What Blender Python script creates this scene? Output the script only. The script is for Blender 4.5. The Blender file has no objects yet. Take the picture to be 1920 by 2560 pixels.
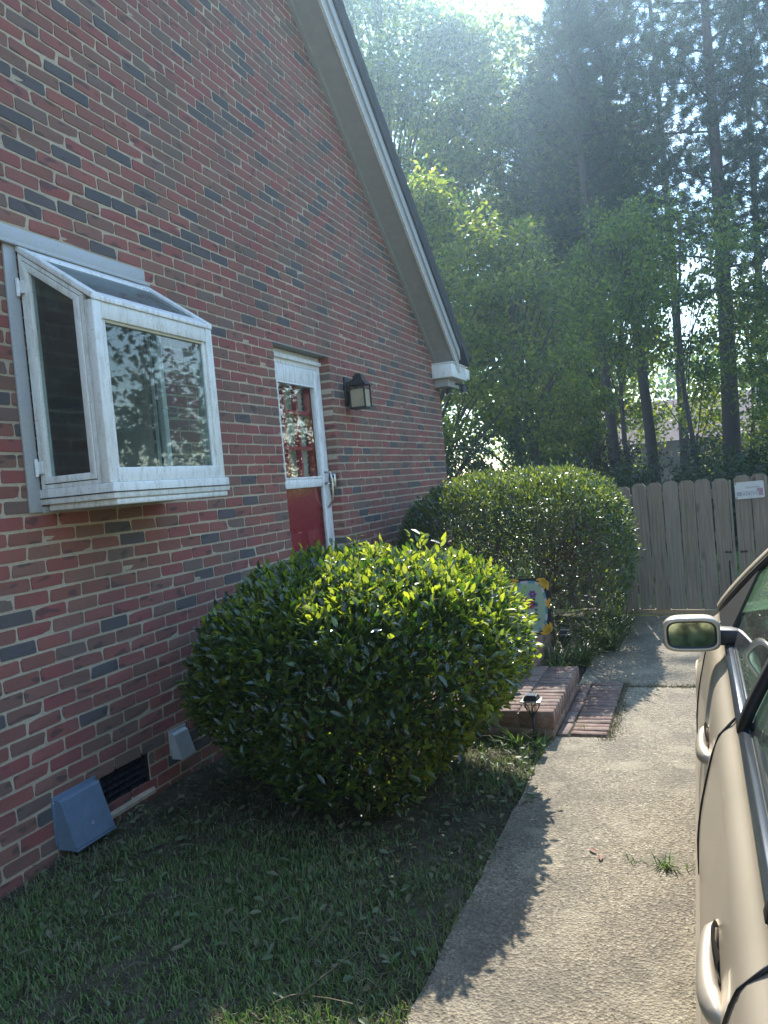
import bpy, bmesh, math, random
import numpy as np
from mathutils import Vector, Matrix
R = math.radians
scene = bpy.context.scene
col = scene.collection
random.seed(7); rng = np.random.default_rng(7)

# ------------------------------------------------------------------ camera
cam = bpy.data.cameras.new('camera'); camo = bpy.data.objects.new('camera', cam); col.objects.link(camo)
PITCH, YAW, ROLL = -3.4e-2, -.3727, -9.03e-2
F_ = Vector((math.sin(YAW)*math.cos(PITCH), math.cos(YAW)*math.cos(PITCH), math.sin(PITCH)))
R0 = Vector((math.cos(YAW), -math.sin(YAW), 0)); U0 = R0.cross(F_)
R_ = math.cos(ROLL)*R0+math.sin(ROLL)*U0; U_ = -math.sin(ROLL)*R0+math.cos(ROLL)*U0
M = Matrix(((R_.x, U_.x, -F_.x, 2.7423), (R_.y, U_.y, -F_.y, -5.1392), (R_.z, U_.z, -F_.z, 1.5154), (0, 0, 0, 1)))
camo.matrix_world = M
cam.sensor_fit = 'VERTICAL'; cam.sensor_height = 36; cam.lens = 2010.3/2560*36
cam.clip_start = .05; cam.clip_end = 2000
scene.camera = camo

# ------------------------------------------------------------------ sky, sun, exposure
SX, SY = -.21, 1.12                                   # towards the sun, per metre of height
sun_dir = Vector((SX, SY, 1.0)).normalized()
ELEV = math.asin(sun_dir.z); AZ = math.atan2(sun_dir.x, sun_dir.y)
w = bpy.data.worlds.new('World'); scene.world = w; w.use_nodes = True
nt = w.node_tree; N = nt.nodes; N.clear()
sky = N.new('ShaderNodeTexSky'); sky.sky_type = 'NISHITA'; sky.sun_disc = False
sky.sun_elevation = ELEV; sky.sun_rotation = AZ
sky.air_density = 1.3; sky.dust_density = .0; sky.ozone_density = 2.0
bg = N.new('ShaderNodeBackground'); bg.inputs[1].default_value = .14
out = N.new('ShaderNodeOutputWorld')
tc = N.new('ShaderNodeTexCoord'); mp = N.new('ShaderNodeMapping'); mp.inputs['Scale'].default_value = (2.2, 2.2, 6)
cn = N.new('ShaderNodeTexNoise'); cn.inputs['Scale'].default_value = 2.1; cn.inputs['Detail'].default_value = 8
cr = N.new('ShaderNodeValToRGB'); cr.color_ramp.elements[0].position = .62; cr.color_ramp.elements[1].position = .8
tn = N.new('ShaderNodeMix'); tn.data_type = 'RGBA'; tn.blend_type = 'MULTIPLY'; tn.inputs['Factor'].default_value = 1; tn.inputs['B'].default_value = (.94, .97, .98, 1)
mx = N.new('ShaderNodeMix'); mx.data_type = 'RGBA'; mx.inputs['B'].default_value = (8.5, 8.8, 9.2, 1)
for a, b in ((tc.outputs['Generated'], mp.inputs[0]), (mp.outputs[0], cn.inputs[0]), (cn.outputs[0], cr.inputs[0]),
             (cr.outputs[0], mx.inputs['Factor']), (sky.outputs[0], tn.inputs['A']), (tn.outputs['Result'], mx.inputs['A']), (mx.outputs['Result'], bg.inputs[0]), (bg.outputs[0], out.inputs[0])):
    nt.links.new(a, b)
sl = bpy.data.lights.new('sun', 'SUN'); sl.energy = 2.7; sl.angle = R(.5); sl.color = (1, .95, .86)
so = bpy.data.objects.new('sun', sl); col.objects.link(so); so.location = (-10, 30, 40)
so.rotation_euler = (-sun_dir).to_track_quat('-Z', 'Y').to_euler()
vs = scene.view_settings; vs.view_transform = 'Standard'; vs.look = 'None'; vs.gamma = 1; vs.use_curve_mapping = False
vs.exposure = 1.85
scene.render.engine = 'CYCLES'; scene.cycles.use_denoising = True
scene.cycles.max_bounces = 10; scene.cycles.transparent_max_bounces = 16

# ------------------------------------------------------------------ material helpers
class NT:
    def __init__(s, name):
        s.m = bpy.data.materials.new(name); s.m.use_nodes = True; s.t = s.m.node_tree; s.t.nodes.clear()
        s.out = s.n('ShaderNodeOutputMaterial')
    def n(s, typ, **kw):
        o = s.t.nodes.new(typ)
        for k, v in kw.items(): setattr(o, k, v)
        return o
    def l(s, a, b): s.t.links.new(a, b)
    def pos(s): return s.n('ShaderNodeNewGeometry').outputs['Position']
    def obj(s): return s.n('ShaderNodeTexCoord').outputs['Object']
    def mapv(s, v, sc):
        m = s.n('ShaderNodeMapping'); s.l(v, m.inputs[0]); m.inputs['Scale'].default_value = sc; return m.outputs[0]
    def noise(s, v, scale, detail=4, rough=.55, o=0):
        n = s.n('ShaderNodeTexNoise'); n.inputs['Scale'].default_value = scale; n.inputs['Detail'].default_value = detail
        n.inputs['Roughness'].default_value = rough; s.l(v, n.inputs['Vector']); return n.outputs[o]
    def vor(s, v, scale, o='Color', feat='F1'):
        n = s.n('ShaderNodeTexVoronoi'); n.feature = feat; n.inputs['Scale'].default_value = scale; s.l(v, n.inputs['Vector']); return n.outputs[o]
    def ramp(s, v, stops, interp='LINEAR'):
        r = s.n('ShaderNodeValToRGB'); cr = r.color_ramp; cr.interpolation = interp
        while len(cr.elements) < len(stops): cr.elements.new(.5)
        for e, (p, c) in zip(cr.elements, stops):
            e.position = p; e.color = (c, c, c, 1) if isinstance(c, (int, float)) else (*c, 1)
        s.l(v, r.inputs[0]); return r.outputs[0]
    def mix(s, f, a, b, mode='MIX'):
        m = s.n('ShaderNodeMix'); m.data_type = 'RGBA'; m.blend_type = mode
        for k, v in (('Factor', f), ('A', a), ('B', b)):
            if isinstance(v, (int, float)): m.inputs[k].default_value = v if k == 'Factor' else (v, v, v, 1)
            elif isinstance(v, tuple): m.inputs[k].default_value = (*v, 1)
            else: s.l(v, m.inputs[k])
        return m.outputs['Result']
    def bump(s, h, strength=.3, dist=.01):
        b = s.n('ShaderNodeBump'); b.inputs['Strength'].default_value = strength; b.inputs['Distance'].default_value = dist
        s.l(h, b.inputs['Height']); return b.outputs[0]
    def bsdf(s, base, rough=.6, metal=0, normal=None, spec=.5, coat=0):
        p = s.n('ShaderNodeBsdfPrincipled')
        for k, v in (('Base Color', base), ('Roughness', rough), ('Metallic', metal), ('Specular IOR Level', spec), ('Coat Weight', coat), ('Coat Roughness', .28 if coat >= .8 else .03)):
            if isinstance(v, tuple): p.inputs[k].default_value = (*v, 1)
            elif isinstance(v, (int, float)): p.inputs[k].default_value = v
            else: s.l(v, p.inputs[k])
        if normal is not None: s.l(normal, p.inputs['Normal'])
        return p.outputs[0]
    def done(s, sh): s.l(sh, s.out.inputs[0]); return s.m

def simple(name, c, rough=.6, metal=0, var=.18, scale=14, bump=.0, spec=.5, coat=0):
    t = NT(name); p = t.pos()
    f = t.noise(p, scale, 5)
    base = t.mix(f, tuple(x*(1-var) for x in c), tuple(min(1, x*(1+var)) for x in c))
    nm = t.bump(t.noise(p, scale*6, 3), bump, .004) if bump else None
    return t.done(t.bsdf(base, rough, metal, nm, spec, coat))

def m_brick(name, src):
    t = NT(name); p = t.pos()
    if src == 'attr':
        a = t.n('ShaderNodeAttribute'); a.attribute_name = 'tint'; rnd = a.outputs['Fac']
    else: rnd = t.n('ShaderNodeObjectInfo').outputs['Random']
    c = t.ramp(rnd, [(0, (.30, .092, .078)), (.2, (.265, .105, .078)), (.38, (.315, .11, .086)), (.54, (.225, .118, .086)),
                     (.68, (.27, .13, .095)), (.81, (.19, .125, .10)), (.90, (.105, .095, .095)), (.96, (.09, .088, .092)), (1, (.14, .122, .105))], 'CONSTANT')
    f = t.noise(t.mapv(p, (1, 1, .35)), 26, 4)
    c = t.mix(t.ramp(f, [(.3, 0), (.75, .6)]), c, t.mix(.5, c, (.16, .11, .095)))
    fl = t.noise(t.mapv(p, (1, 1, 3.1)), 7, 1)                # darker flashed ends of the firing
    c = t.mix(t.ramp(fl, [(.62, 0), (.68, .6)]), c, (.058, .054, .056))
    c = t.mix(t.ramp(t.noise(p, 1.7, 5, .6), [(.48, 0), (.68, .45)]), c, (.13, .10, .085))
    sp = t.noise(p, 230, 2)
    c = t.mix(t.ramp(sp, [(.3, .28), (.5, 0)]), c, (.03, .02, .02))
    return t.done(t.bsdf(c, .82, 0, t.bump(t.mix(.5, t.noise(p, 60, 4), t.noise(p, 260, 3)), .55, .006), .3))

def m_mortar(name='mortar', c=(.53, .435, .315)):
    t = NT(name); p = t.pos()
    b = t.mix(t.noise(p, 5, 4), tuple(x*.8 for x in c), tuple(x*1.1 for x in c))
    b = t.mix(t.ramp(t.noise(p, 1.7, 5, .6), [(.45, 0), (.68, .55)]), b, (.27, .23, .18))
    b = t.mix(t.ramp(t.noise(p, 130, 3), [(.35, .35), (.55, 0)]), b, (.2, .17, .13))
    return t.done(t.bsdf(b, .9, 0, t.bump(t.noise(p, 170, 4), .6, .005), .2))

def m_leaf(name, cols, trans, rough=.38, tw=.45, spec=.5, coat=0):
    t = NT(name); g = t.n('ShaderNodeNewGeometry'); rnd = g.outputs['Random Per Island']
    n = len(cols)
    c = t.ramp(rnd, [(i/(n-1), k) for i, k in enumerate(cols)])
    ct = t.mix(t.ramp(rnd, [(.15, 0), (1, 1)]), trans[0], trans[1])
    d = t.bsdf(c, rough, 0, None, spec, coat)
    tr = t.n('ShaderNodeBsdfTranslucent'); t.l(ct, tr.inputs[0])
    m = t.n('ShaderNodeMixShader'); m.inputs[0].default_value = tw; t.l(d, m.inputs[1]); t.l(tr.outputs[0], m.inputs[2])
    return t.done(m.outputs[0])

def m_glass(name, tint=(.9, .95, .92), rough=.015, dirt=.0, refl=1.0, dirtc=(.5, .5, .48), fk=1.3):
    t = NT(name); p = t.pos()
    lw = t.n('ShaderNodeLayerWeight'); lw.inputs[0].default_value = .5
    pw = t.n('ShaderNodeMath', operation='POWER'); t.l(lw.outputs['Facing'], pw.inputs[0]); pw.inputs[1].default_value = 5
    fr = t.n('ShaderNodeMath', operation='MULTIPLY_ADD'); t.l(pw.outputs[0], fr.inputs[0]); fr.inputs[1].default_value = .96; fr.inputs[2].default_value = .04
    tr = t.n('ShaderNodeBsdfTransparent'); tr.inputs[0].default_value = (*tint, 1)
    gl = t.n('ShaderNodeBsdfGlossy'); gl.inputs['Roughness'].default_value = rough; gl.inputs['Color'].default_value = (refl, refl, refl, 1)
    mu = t.n('ShaderNodeMath', operation='MULTIPLY'); mu.inputs[1].default_value = fk; mu.use_clamp = True; t.l(fr.outputs[0], mu.inputs[0])
    m = t.n('ShaderNodeMixShader'); t.l(mu.outputs[0], m.inputs[0]); t.l(tr.outputs[0], m.inputs[1]); t.l(gl.outputs[0], m.inputs[2])
    sh = m.outputs[0]
    if dirt:
        d = t.n('ShaderNodeBsdfDiffuse'); d.inputs[0].default_value = (*dirtc, 1)
        f = t.ramp(t.mix(.5, t.noise(p, 9, 5), t.noise(t.mapv(p, (1, 1, .15)), 90, 3)), [(.35, dirt*.25), (.7, dirt)])
        m2 = t.n('ShaderNodeMixShader'); t.l(f, m2.inputs[0]); t.l(sh, m2.inputs[1]); t.l(d.outputs[0], m2.inputs[2]); sh = m2.outputs[0]
    return t.done(sh)

def m_alu(name, c=(.74, .74, .70)):
    t = NT(name); p = t.pos()
    st = t.ramp(t.noise(t.mapv(p, (1, 1, .25)), 34, 5, .65), [(.48, 0), (.66, .55)])
    b = t.mix(st, c, (.42, .41, .34))
    b = t.mix(t.ramp(t.noise(p, 120, 3), [(.62, 0), (.72, .7)]), b, (.16, .15, .12))
    return t.done(t.bsdf(b, .42, 0, t.bump(t.noise(p, 200, 2), .12, .002), .5))

def m_wood(name, c1=(.36, .28, .20), c2=(.14, .11, .083)):
    t = NT(name); p = t.obj(); inf = t.n('ShaderNodeObjectInfo').outputs['Random']
    va = t.n('ShaderNodeVectorMath', operation='ADD'); t.l(p, va.inputs[0]); cx = t.n('ShaderNodeCombineXYZ'); mm = t.n('ShaderNodeMath', operation='MULTIPLY'); mm.inputs[1].default_value = 37
    t.l(inf, mm.inputs[0]); t.l(mm.outputs[0], cx.inputs[0]); t.l(mm.outputs[0], cx.inputs[2]); t.l(cx.outputs[0], va.inputs[1]); v = va.outputs[0]
    g = t.noise(t.mapv(v, (38, 38, 1.6)), 1.5, 6, .65)
    b = t.mix(t.ramp(g, [(.3, 0), (.7, 1)]), c2, c1)
    k = t.vor(t.mapv(v, (5, 5, 2.2)), 1, 'Distance')
    b = t.mix(t.ramp(k, [(.05, .8), (.13, 0)]), b, (.09, .055, .04))
    b = t.mix(t.ramp(inf, [(0, .35), (.5, 0), (1, .2)]), b, (.30, .26, .22))
    return t.done(t.bsdf(b, .85, 0, t.bump(g, .5, .004), .25))

def m_concrete():
    t = NT('aggregate_concrete'); p = t.pos()
    v = t.vor(p, 105)
    c = t.ramp(v, [(0, (.05, .041, .030)), (.3, (.165, .133, .088)), (.6, (.28, .23, .15)), (.85, (.41, .35, .245)), (1, (.66, .59, .46))])
    c2 = t.ramp(t.vor(p, 230), [(.1, (.07, .057, .042)), (.5, (.245, .20, .13)), (1, (.41, .355, .255))])
    c = t.mix(.35, c, c2)
    st = t.noise(p, 2.3, 6, .6)
    c = t.mix(t.ramp(st, [(.36, .6), (.6, 0)]), c, (.105, .09, .07))
    ed = t.vor(t.mix(.12, p, t.noise(p, 3, 4, .6, 1)), .9, 'Distance', 'DISTANCE_TO_EDGE')
    c = t.mix(t.ramp(ed, [(.0, .35), (.004, 0)]), c, (.05, .042, .034))
    pt = t.noise(p, 3.7, 3, .5)
    c = t.mix(t.ramp(pt, [(.56, 0), (.72, .5)]), c, (.40, .345, .235))
    h = t.vor(p, 105, 'Distance')
    return t.done(t.bsdf(c, .85, 0, t.bump(h, .9, .006), .35))

def m_ground(name='soil_and_grass'):
    t = NT(name); p = t.pos()
    c = t.ramp(t.noise(p, 1.4, 6), [(.3, (.05, .075, .018)), (.55, (.075, .105, .026)), (.75, (.11, .10, .045))])
    c = t.mix(t.ramp(t.noise(p, 38, 4), [(.35, .7), (.6, 0)]), c, (.035, .05, .013))
    return t.done(t.bsdf(c, .95, 0, t.bump(t.noise(p, 55, 4), 1, .03), .1))

def m_soil():
    t = NT('lawn_soil'); p = t.pos()
    c = t.ramp(t.noise(p, 9, 6, .65), [(.3, (.05, .042, .03)), (.5, (.095, .08, .055)), (.72, (.16, .135, .095))])
    c = t.mix(t.ramp(t.noise(p, 3, 3), [(.45, 0), (.65, .5)]), c, (.03, .045, .013))
    return t.done(t.bsdf(c, .95, 0, t.bump(t.noise(p, 90, 5), 1, .02), .1))

def m_carpaint():
    t = NT('champagne_paint'); p = t.pos()
    b = t.mix(t.noise(p, 3, 3), (.49, .415, .31), (.53, .455, .345))
    d = t.noise(p, 46, 6, .7); s = t.noise(t.mapv(p, (1, .08, 1)), 70, 4, .7)
    b = t.mix(t.ramp(d, [(.5, 0), (.75, .2)]), b, (.46, .41, .32))
    b = t.mix(t.ramp(s, [(.70, 0), (.78, .25)]), b, (.55, .5, .42))
    r = t.ramp(t.noise(p, 5, 4), [(.3, .36), (.7, .46)])
    return t.done(t.bsdf(b, r, .35, None, .5, .25))

MT = dict(
    brick_obj=m_brick('fired_brick', 'obj'), brick=m_brick('fired_brick_course', 'attr'), mortar=m_mortar(), lintel=simple('painted_steel', (.30, .285, .26), .6, bump=.1),
    alu=m_alu('white_aluminium'), alu2=m_alu('grey_flashing', (.40, .41, .42)), white=m_alu('white_trim', (.78, .79, .78)), trim=m_alu('rake_trim', (.36, .36, .355)),
    soffit=simple('soffit_vinyl', (.33, .315, .29), .6), shingle=simple('asphalt_shingle', (.045, .045, .05), .9, bump=.5),
    red=simple('red_door_paint', (.33, .028, .042), .38, var=.1), blind=simple('blind_slats', (.62, .6, .55), .6), black=simple('black_metal', (.018, .017, .018), .45, var=.3, bump=.1),
    rub=simple('black_rubber', (.02, .02, .021), .5), frost=simple('seeded_glass_panel', (.36, .30, .20), .25), glassd=m_glass('dirty_glass', (.80, .86, .84), .02, .16, 1, (.27, .29, .27), 1.25),
    glass=m_glass('clear_glass', (.97, .98, .97), fk=1.0), roofglass=m_glass('grimy_skylight', (.5, .55, .52), .12, .9, .6, (.16, .19, .18)), bglass=m_glass('lamp_glass', (.75, .74, .7), .06),
    curtain=simple('pale_green_curtain', (.42, .47, .42), .9), inter=simple('interior_plaster', (.22, .2, .17), .9), chrome=simple('brushed_metal', (.5, .49, .46), .28, 1),
    bluevent=simple('blue_grey_plastic', (.115, .165, .225), .6, var=.3, scale=22, bump=.15), greyvent=simple('galvanised_hood', (.40, .42, .42), .5, .3, var=.25),
    vgrille=simple('vent_grille_iron', (.012, .012, .016), .6), cplate=simple('plate_white', (.7, .7, .68), .4), wood=m_wood('weathered_pine'), wood2=m_wood('pale_timber', (.46, .36, .24), (.30, .23, .15)),
    concrete=m_concrete(), ground=m_ground(), soil=m_soil(), carpaint=m_carpaint(), carglass=m_glass('car_glass', (.42, .62, .53), .01, .10, 1.0), mirror=simple('mirror_silver', (.16, .20, .18), .04, 1, var=.03),
    seat=simple('grey_cloth_seat', (.18, .16, .14), .9), bark=simple('bush_bark', (.10, .065, .05), .9, bump=.6), pbark=simple('pine_bark', (.060, .045, .04), .95, scale=8, bump=.9, var=.4),
    tbark=simple('oak_bark', (.075, .062, .052), .95, scale=8, bump=.8, var=.35), tread=simple('tyre', (.02, .02, .02), .8), bed=simple('bed_dark', (.03, .03, .03), .9),
    holly=m_leaf('glossy_leaf', [(.012, .028, .012), (.017, .04, .015), (.022, .054, .018), (.034, .075, .018), (.07, .13, .024)], ((.08, .20, .015), (.78, .86, .05)), .36, .40, 1.0, .3),
    holly2=m_leaf('far_bush_leaf', [(.014, .028, .012), (.02, .04, .016), (.028, .055, .018), (.045, .08, .022)], ((.05, .12, .02), (.50, .60, .045)), .36, .33, 1.0, .2),
    grass=m_leaf('lawn_blade', [(.20, .18, .11), (.12, .20, .065), (.14, .25, .07), (.17, .28, .08), (.30, .30, .16)], ((.08, .18, .02), (.24, .32, .05)), .5, .35, .3),
    strawy=m_leaf('dry_clipping', [(.14, .11, .075), (.22, .18, .12), (.10, .11, .055), (.30, .26, .19)], ((.16, .13, .06), (.2, .2, .08)), .7, .25, .2),
    fallen=m_leaf('clipped_leaf', [(.10, .14, .06), (.07, .11, .04), (.15, .18, .09), (.17, .13, .08)], ((.2, .26, .08), (.28, .26, .1)), .5, .25, .4),
    brownleaf=simple('dead_leaf', (.20, .07, .035), .7),
    maple=m_leaf('broad_leaf', [(.020, .042, .016), (.032, .064, .02), (.05, .09, .024), (.075, .12, .03)], ((.10, .22, .02), (.50, .60, .06)), .40, .48),
    maple2=m_leaf('pale_broad_leaf', [(.035, .06, .02), (.055, .09, .025), (.08, .12, .03), (.15, .16, .03)], ((.16, .30, .03), (.66, .66, .06)), .40, .5),
    under=m_leaf('dark_shrub_leaf', [(.015, .026, .012), (.024, .042, .016), (.036, .058, .02)], ((.05, .1, .015), (.14, .2, .03)), .4, .35),
    brownshrub=m_leaf('brown_shrub_leaf', [(.045, .03, .022), (.06, .042, .028), (.05, .05, .025)], ((.08, .06, .03), (.14, .13, .04)), .5, .3),
    needle=m_leaf('pine_needle', [(.018, .034, .016), (.026, .048, .02), (.042, .066, .028)], ((.05, .10, .025), (.14, .20, .05)), .45, .35),
    strap=m_leaf('strap_blade', [(.03, .05, .02), (.04, .075, .025), (.07, .10, .04), (.12, .12, .06)], ((.1, .2, .03), (.25, .3, .08)), .4, .35),
    siding=simple('neighbour_siding', (.17, .14, .115), .8), nroof=simple('neighbour_roof', (.21, .14, .125), .9, scale=5),
)

# ------------------------------------------------------------------ mesh helpers
class MB:
    def __init__(s): s.v = []; s.f = []
    def quad(s, *p): i = len(s.v); s.v += [tuple(q) for q in p]; s.f.append(tuple(range(i, i+len(p)))); return s
    def box(s, x0, x1, y0, y1, z0, z1, rot=None, org=None):
        i = len(s.v)
        vs = [(x, y, z) for z in (z0, z1) for y in (y0, y1) for x in (x0, x1)]
        if rot is not None: o = Vector(org or (0, 0, 0)); vs = [tuple(rot @ (Vector(q)-o)+o) for q in vs]
        s.v += vs
        for f in ((0, 2, 3, 1), (4, 5, 7, 6), (0, 1, 5, 4), (2, 6, 7, 3), (0, 4, 6, 2), (1, 3, 7, 5)): s.f.append(tuple(i+k for k in f))
        return s
    def tube(s, pts, rad, n=8, cap=True):
        pts = [Vector(p) for p in pts]; rad = rad if isinstance(rad, (list, tuple)) else [rad]*len(pts)
        i0 = len(s.v)
        up = None
        for k, p in enumerate(pts):
            d = (pts[min(k+1, len(pts)-1)]-pts[max(k-1, 0)]).normalized()
            a = d.orthogonal().normalized() if up is None else (up-d*up.dot(d)).normalized()
            up = a; b = d.cross(a)
            for j in range(n):
                t = 2*math.pi*j/n; s.v.append(tuple(p+(a*math.cos(t)+b*math.sin(t))*rad[k]))
        for k in range(len(pts)-1):
            for j in range(n):
                a, b = i0+k*n+j, i0+k*n+(j+1) % n; s.f.append((a, b, b+n, a+n))
        if cap: s.f.append(tuple(i0+j for j in range(n))[::-1]); s.f.append(tuple(i0+(len(pts)-1)*n+j for j in range(n)))
        return s
    def prism(s, poly, d):                    # polygon (3d points) extruded by vector d
        i = len(s.v); n = len(poly); d = Vector(d)
        s.v += [tuple(p) for p in poly]+[tuple(Vector(p)+d) for p in poly]
        s.f.append(tuple(range(i, i+n))[::-1]); s.f.append(tuple(range(i+n, i+2*n)))
        for k in range(n): a, b = i+k, i+(k+1) % n; s.f.append((a, b, b+n, a+n))
        return s
    def lathe(s, prof, c, n=16, axis='z'):
        i = len(s.v)
        for r, h in prof:
            for j in range(n):
                t = 2*math.pi*j/n; a, b = r*math.cos(t), r*math.sin(t)
                s.v.append((c[0]+a, c[1]+b, c[2]+h) if axis == 'z' else (c[0]+h, c[1]+a, c[2]+b) if axis == 'x' else (c[0]+a, c[1]+h, c[2]+b))
        for k in range(len(prof)-1):
            for j in range(n): a, b = i+k*n+j, i+k*n+(j+1) % n; s.f.append((a, b, b+n, a+n))
        return s
    def build(s, name, mat, parent=None, smooth=False, bevel=0, seg=2, auto=None):
        me = bpy.data.meshes.new(name); me.from_pydata(s.v, [], s.f); me.materials.append(MT[mat] if isinstance(mat, str) else mat)
        bm = bmesh.new(); bm.from_mesh(me); bmesh.ops.recalc_face_normals(bm, faces=bm.faces)
        if bevel: bmesh.ops.bevel(bm, geom=bm.edges[:], offset=bevel, segments=seg, affect='EDGES', profile=.5, clamp_overlap=True)
        bm.to_mesh(me); bm.free()
        if smooth or bevel: me.polygons.foreach_set('use_smooth', [True]*len(me.polygons))
        if auto:
            try: me.set_sharp_from_angle(angle=R(auto))
            except Exception: pass
        o = bpy.data.objects.new(name, me); col.objects.link(o)
        if parent is not None: put(o, parent)
        return o
def put(o, parent):
    o.parent = parent; bpy.context.view_layer.update() if False else None
    o.matrix_parent_inverse = world(parent).inverted()
def world(o):
    m = o.matrix_basis.copy()
    if o.parent: m = world(o.parent) @ o.matrix_parent_inverse @ m
    return m
def thing(name, label, cat, loc=(0, 0, 0), group=None):
    o = bpy.data.objects.new(name, None); col.objects.link(o); o.location = loc; o.empty_display_size = .1
    return tag(o, label, cat, group)
def tag(o, label, cat, group=None):
    o['label'] = label; o['category'] = cat
    if group: o['group'] = group
    return o
def kind(o, k, label=None, cat=None):
    o['kind'] = k
    if label: o['label'] = label; o['category'] = cat
    return o
def raw(name, V, F4, mat, parent=None, smooth=True, loc=None):      # V (n,3), F4 (m,k) faces of constant size
    me = bpy.data.meshes.new(name); V = np.ascontiguousarray(V, dtype=np.float32); F4 = np.ascontiguousarray(F4, dtype=np.int32)
    k = F4.shape[1]; me.vertices.add(len(V)); me.vertices.foreach_set('co', V.ravel())
    me.loops.add(F4.size); me.loops.foreach_set('vertex_index', F4.ravel())
    me.polygons.add(len(F4)); me.polygons.foreach_set('loop_start', np.arange(len(F4), dtype=np.int32)*k)
    me.polygons.foreach_set('loop_total', np.full(len(F4), k, dtype=np.int32))
    me.polygons.foreach_set('use_smooth', np.full(len(F4), smooth)); me.update(); me.validate()
    me.materials.append(MT[mat]); o = bpy.data.objects.new(name, me); col.objects.link(o)
    if parent is not None: put(o, parent)
    return o
def unit(a): return a/np.maximum(np.linalg.norm(a, axis=-1, keepdims=True), 1e-9)
LEAF8 = (np.array([[0, 0, 0], [.28, .40, .05], [.28, 0, -.02], [.28, -.40, .05], [.66, .40, .05], [.66, 0, -.03], [.66, -.40, .05], [1, 0, -.10]]),
         np.array([[0, 2, 1, 1], [0, 3, 2, 2], [1, 2, 5, 4], [2, 3, 6, 5], [4, 5, 7, 7], [5, 6, 7, 7]]))
LEAF5 = (np.array([[0, 0, 0], [.45, .42, .06], [.45, -.42, .06], [1, 0, -.06], [.45, 0, -.03]]), np.array([[0, 4, 1], [0, 2, 4], [1, 4, 3], [4, 2, 3]]))
LEAF4 = (np.array([[0, 0, 0], [.45, .45, .08], [1, 0, -.08], [.45, -.45, .08]]), np.array([[0, 3, 1], [1, 3, 2]]))
BLADE = (np.array([[0, .5, 0], [0, -.5, 0], [.55, .42, .06], [.55, -.42, .06], [1, 0, .30]]), np.array([[0, 1, 3], [0, 3, 2], [2, 3, 4]]))
STRAP = (np.array([[0, .5, 0], [0, -.5, 0], [.35, .5, .02], [.35, -.5, .02], [.7, .4, .14], [.7, -.4, .14], [.95, .0, .38]]), np.array([[0, 1, 3], [0, 3, 2], [2, 3, 5], [2, 5, 4], [4, 5, 6]]))
def scatter(tm, P, A, Nn, L, W, bend=None):
    tv, tf = tm; A = unit(A); B = unit(np.cross(Nn, A)); C = np.cross(A, B)
    L = np.broadcast_to(L, (len(P),))[:, None, None]; W = np.broadcast_to(W, (len(P),))[:, None, None]
    V = P[:, None, :]+A[:, None, :]*tv[None, :, 0:1]*L+B[:, None, :]*tv[None, :, 1:2]*W+C[:, None, :]*tv[None, :, 2:3]*L*(1 if bend is None else np.asarray(bend)[:, None, None])
    F = tf[None]+(np.arange(len(P))*len(tv))[:, None, None]
    return V.reshape(-1, 3), F.reshape(-1, tf.shape[1])
def tri8(tm): return tm
L8T = np.array([f for q in LEAF8[1] for f in ((q[0], q[1], q[2]),)+(((q[0], q[2], q[3]),) if q[2] != q[3] else ())]); LEAF8 = (LEAF8[0], L8T)
def rnd(n, k=3): return rng.normal(size=(n, k))

# ------------------------------------------------------------------ ground, driveway
g = MB().quad((-90, -90, -.04), (90, -90, -.04), (90, 110, -.04), (-90, 110, -.04)).build('ground', 'ground'); kind(g, 'structure')
nx, ny = 40, 150
xs = np.linspace(-.02, 1.885, nx); ys = np.linspace(-8, 3.6, ny); XX, YY = np.meshgrid(xs, ys)
ZZ = -.006+.008*np.sin(XX*5+YY*3)+.006*np.sin(XX*13-YY*9)+rng.normal(size=XX.shape)*.004
ZZ = np.where(XX > 1.84, -.022, ZZ)
idx = np.arange(nx*ny).reshape(ny, nx)
lawn = raw('lawn', np.stack([XX, YY, ZZ], -1).reshape(-1, 3), np.stack([idx[:-1, :-1], idx[:-1, 1:], idx[1:, 1:], idx[1:, :-1]], -1).reshape(-1, 4), 'soil'); kind(lawn, 'structure')
drive = MB().box(1.90, 6.4, -11.9, 3.05, -.10, -.016).build('driveway', 'soil'); kind(drive, 'structure')
def slab(x0, x1, y0, y1, dz, g0, g1):
    m = MB(); n = 26
    # ragged joint edges
    lo = [(x0+(x1-x0)*i/n, y0+random.uniform(.0, g0), dz) for i in range(n+1)]
    hi = [(x1-(x1-x0)*i/n, y1-random.uniform(.0, g1), dz) for i in range(n+1)]
    le = [(x0+random.uniform(-.006, .006), y1-(y1-y0)*i/n, dz) for i in range(1, n)]
    m.prism(lo+hi+le, (0, 0, -.09)); return m.build('slab', 'concrete', drive)
for y0, y1, dz, g0, g1 in ((-12, -8.1, 0, .01, .01), (-8.1, -5.0, .002, .01, .01), (-5.0, -2.03, .0, .01, .0016), (-2.03, .47, .0, .0016, .02), (.47, 3.06, -.002, .02, .01)): slab(1.868, 6.45, y0, y1, dz, g0, g1)

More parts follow.
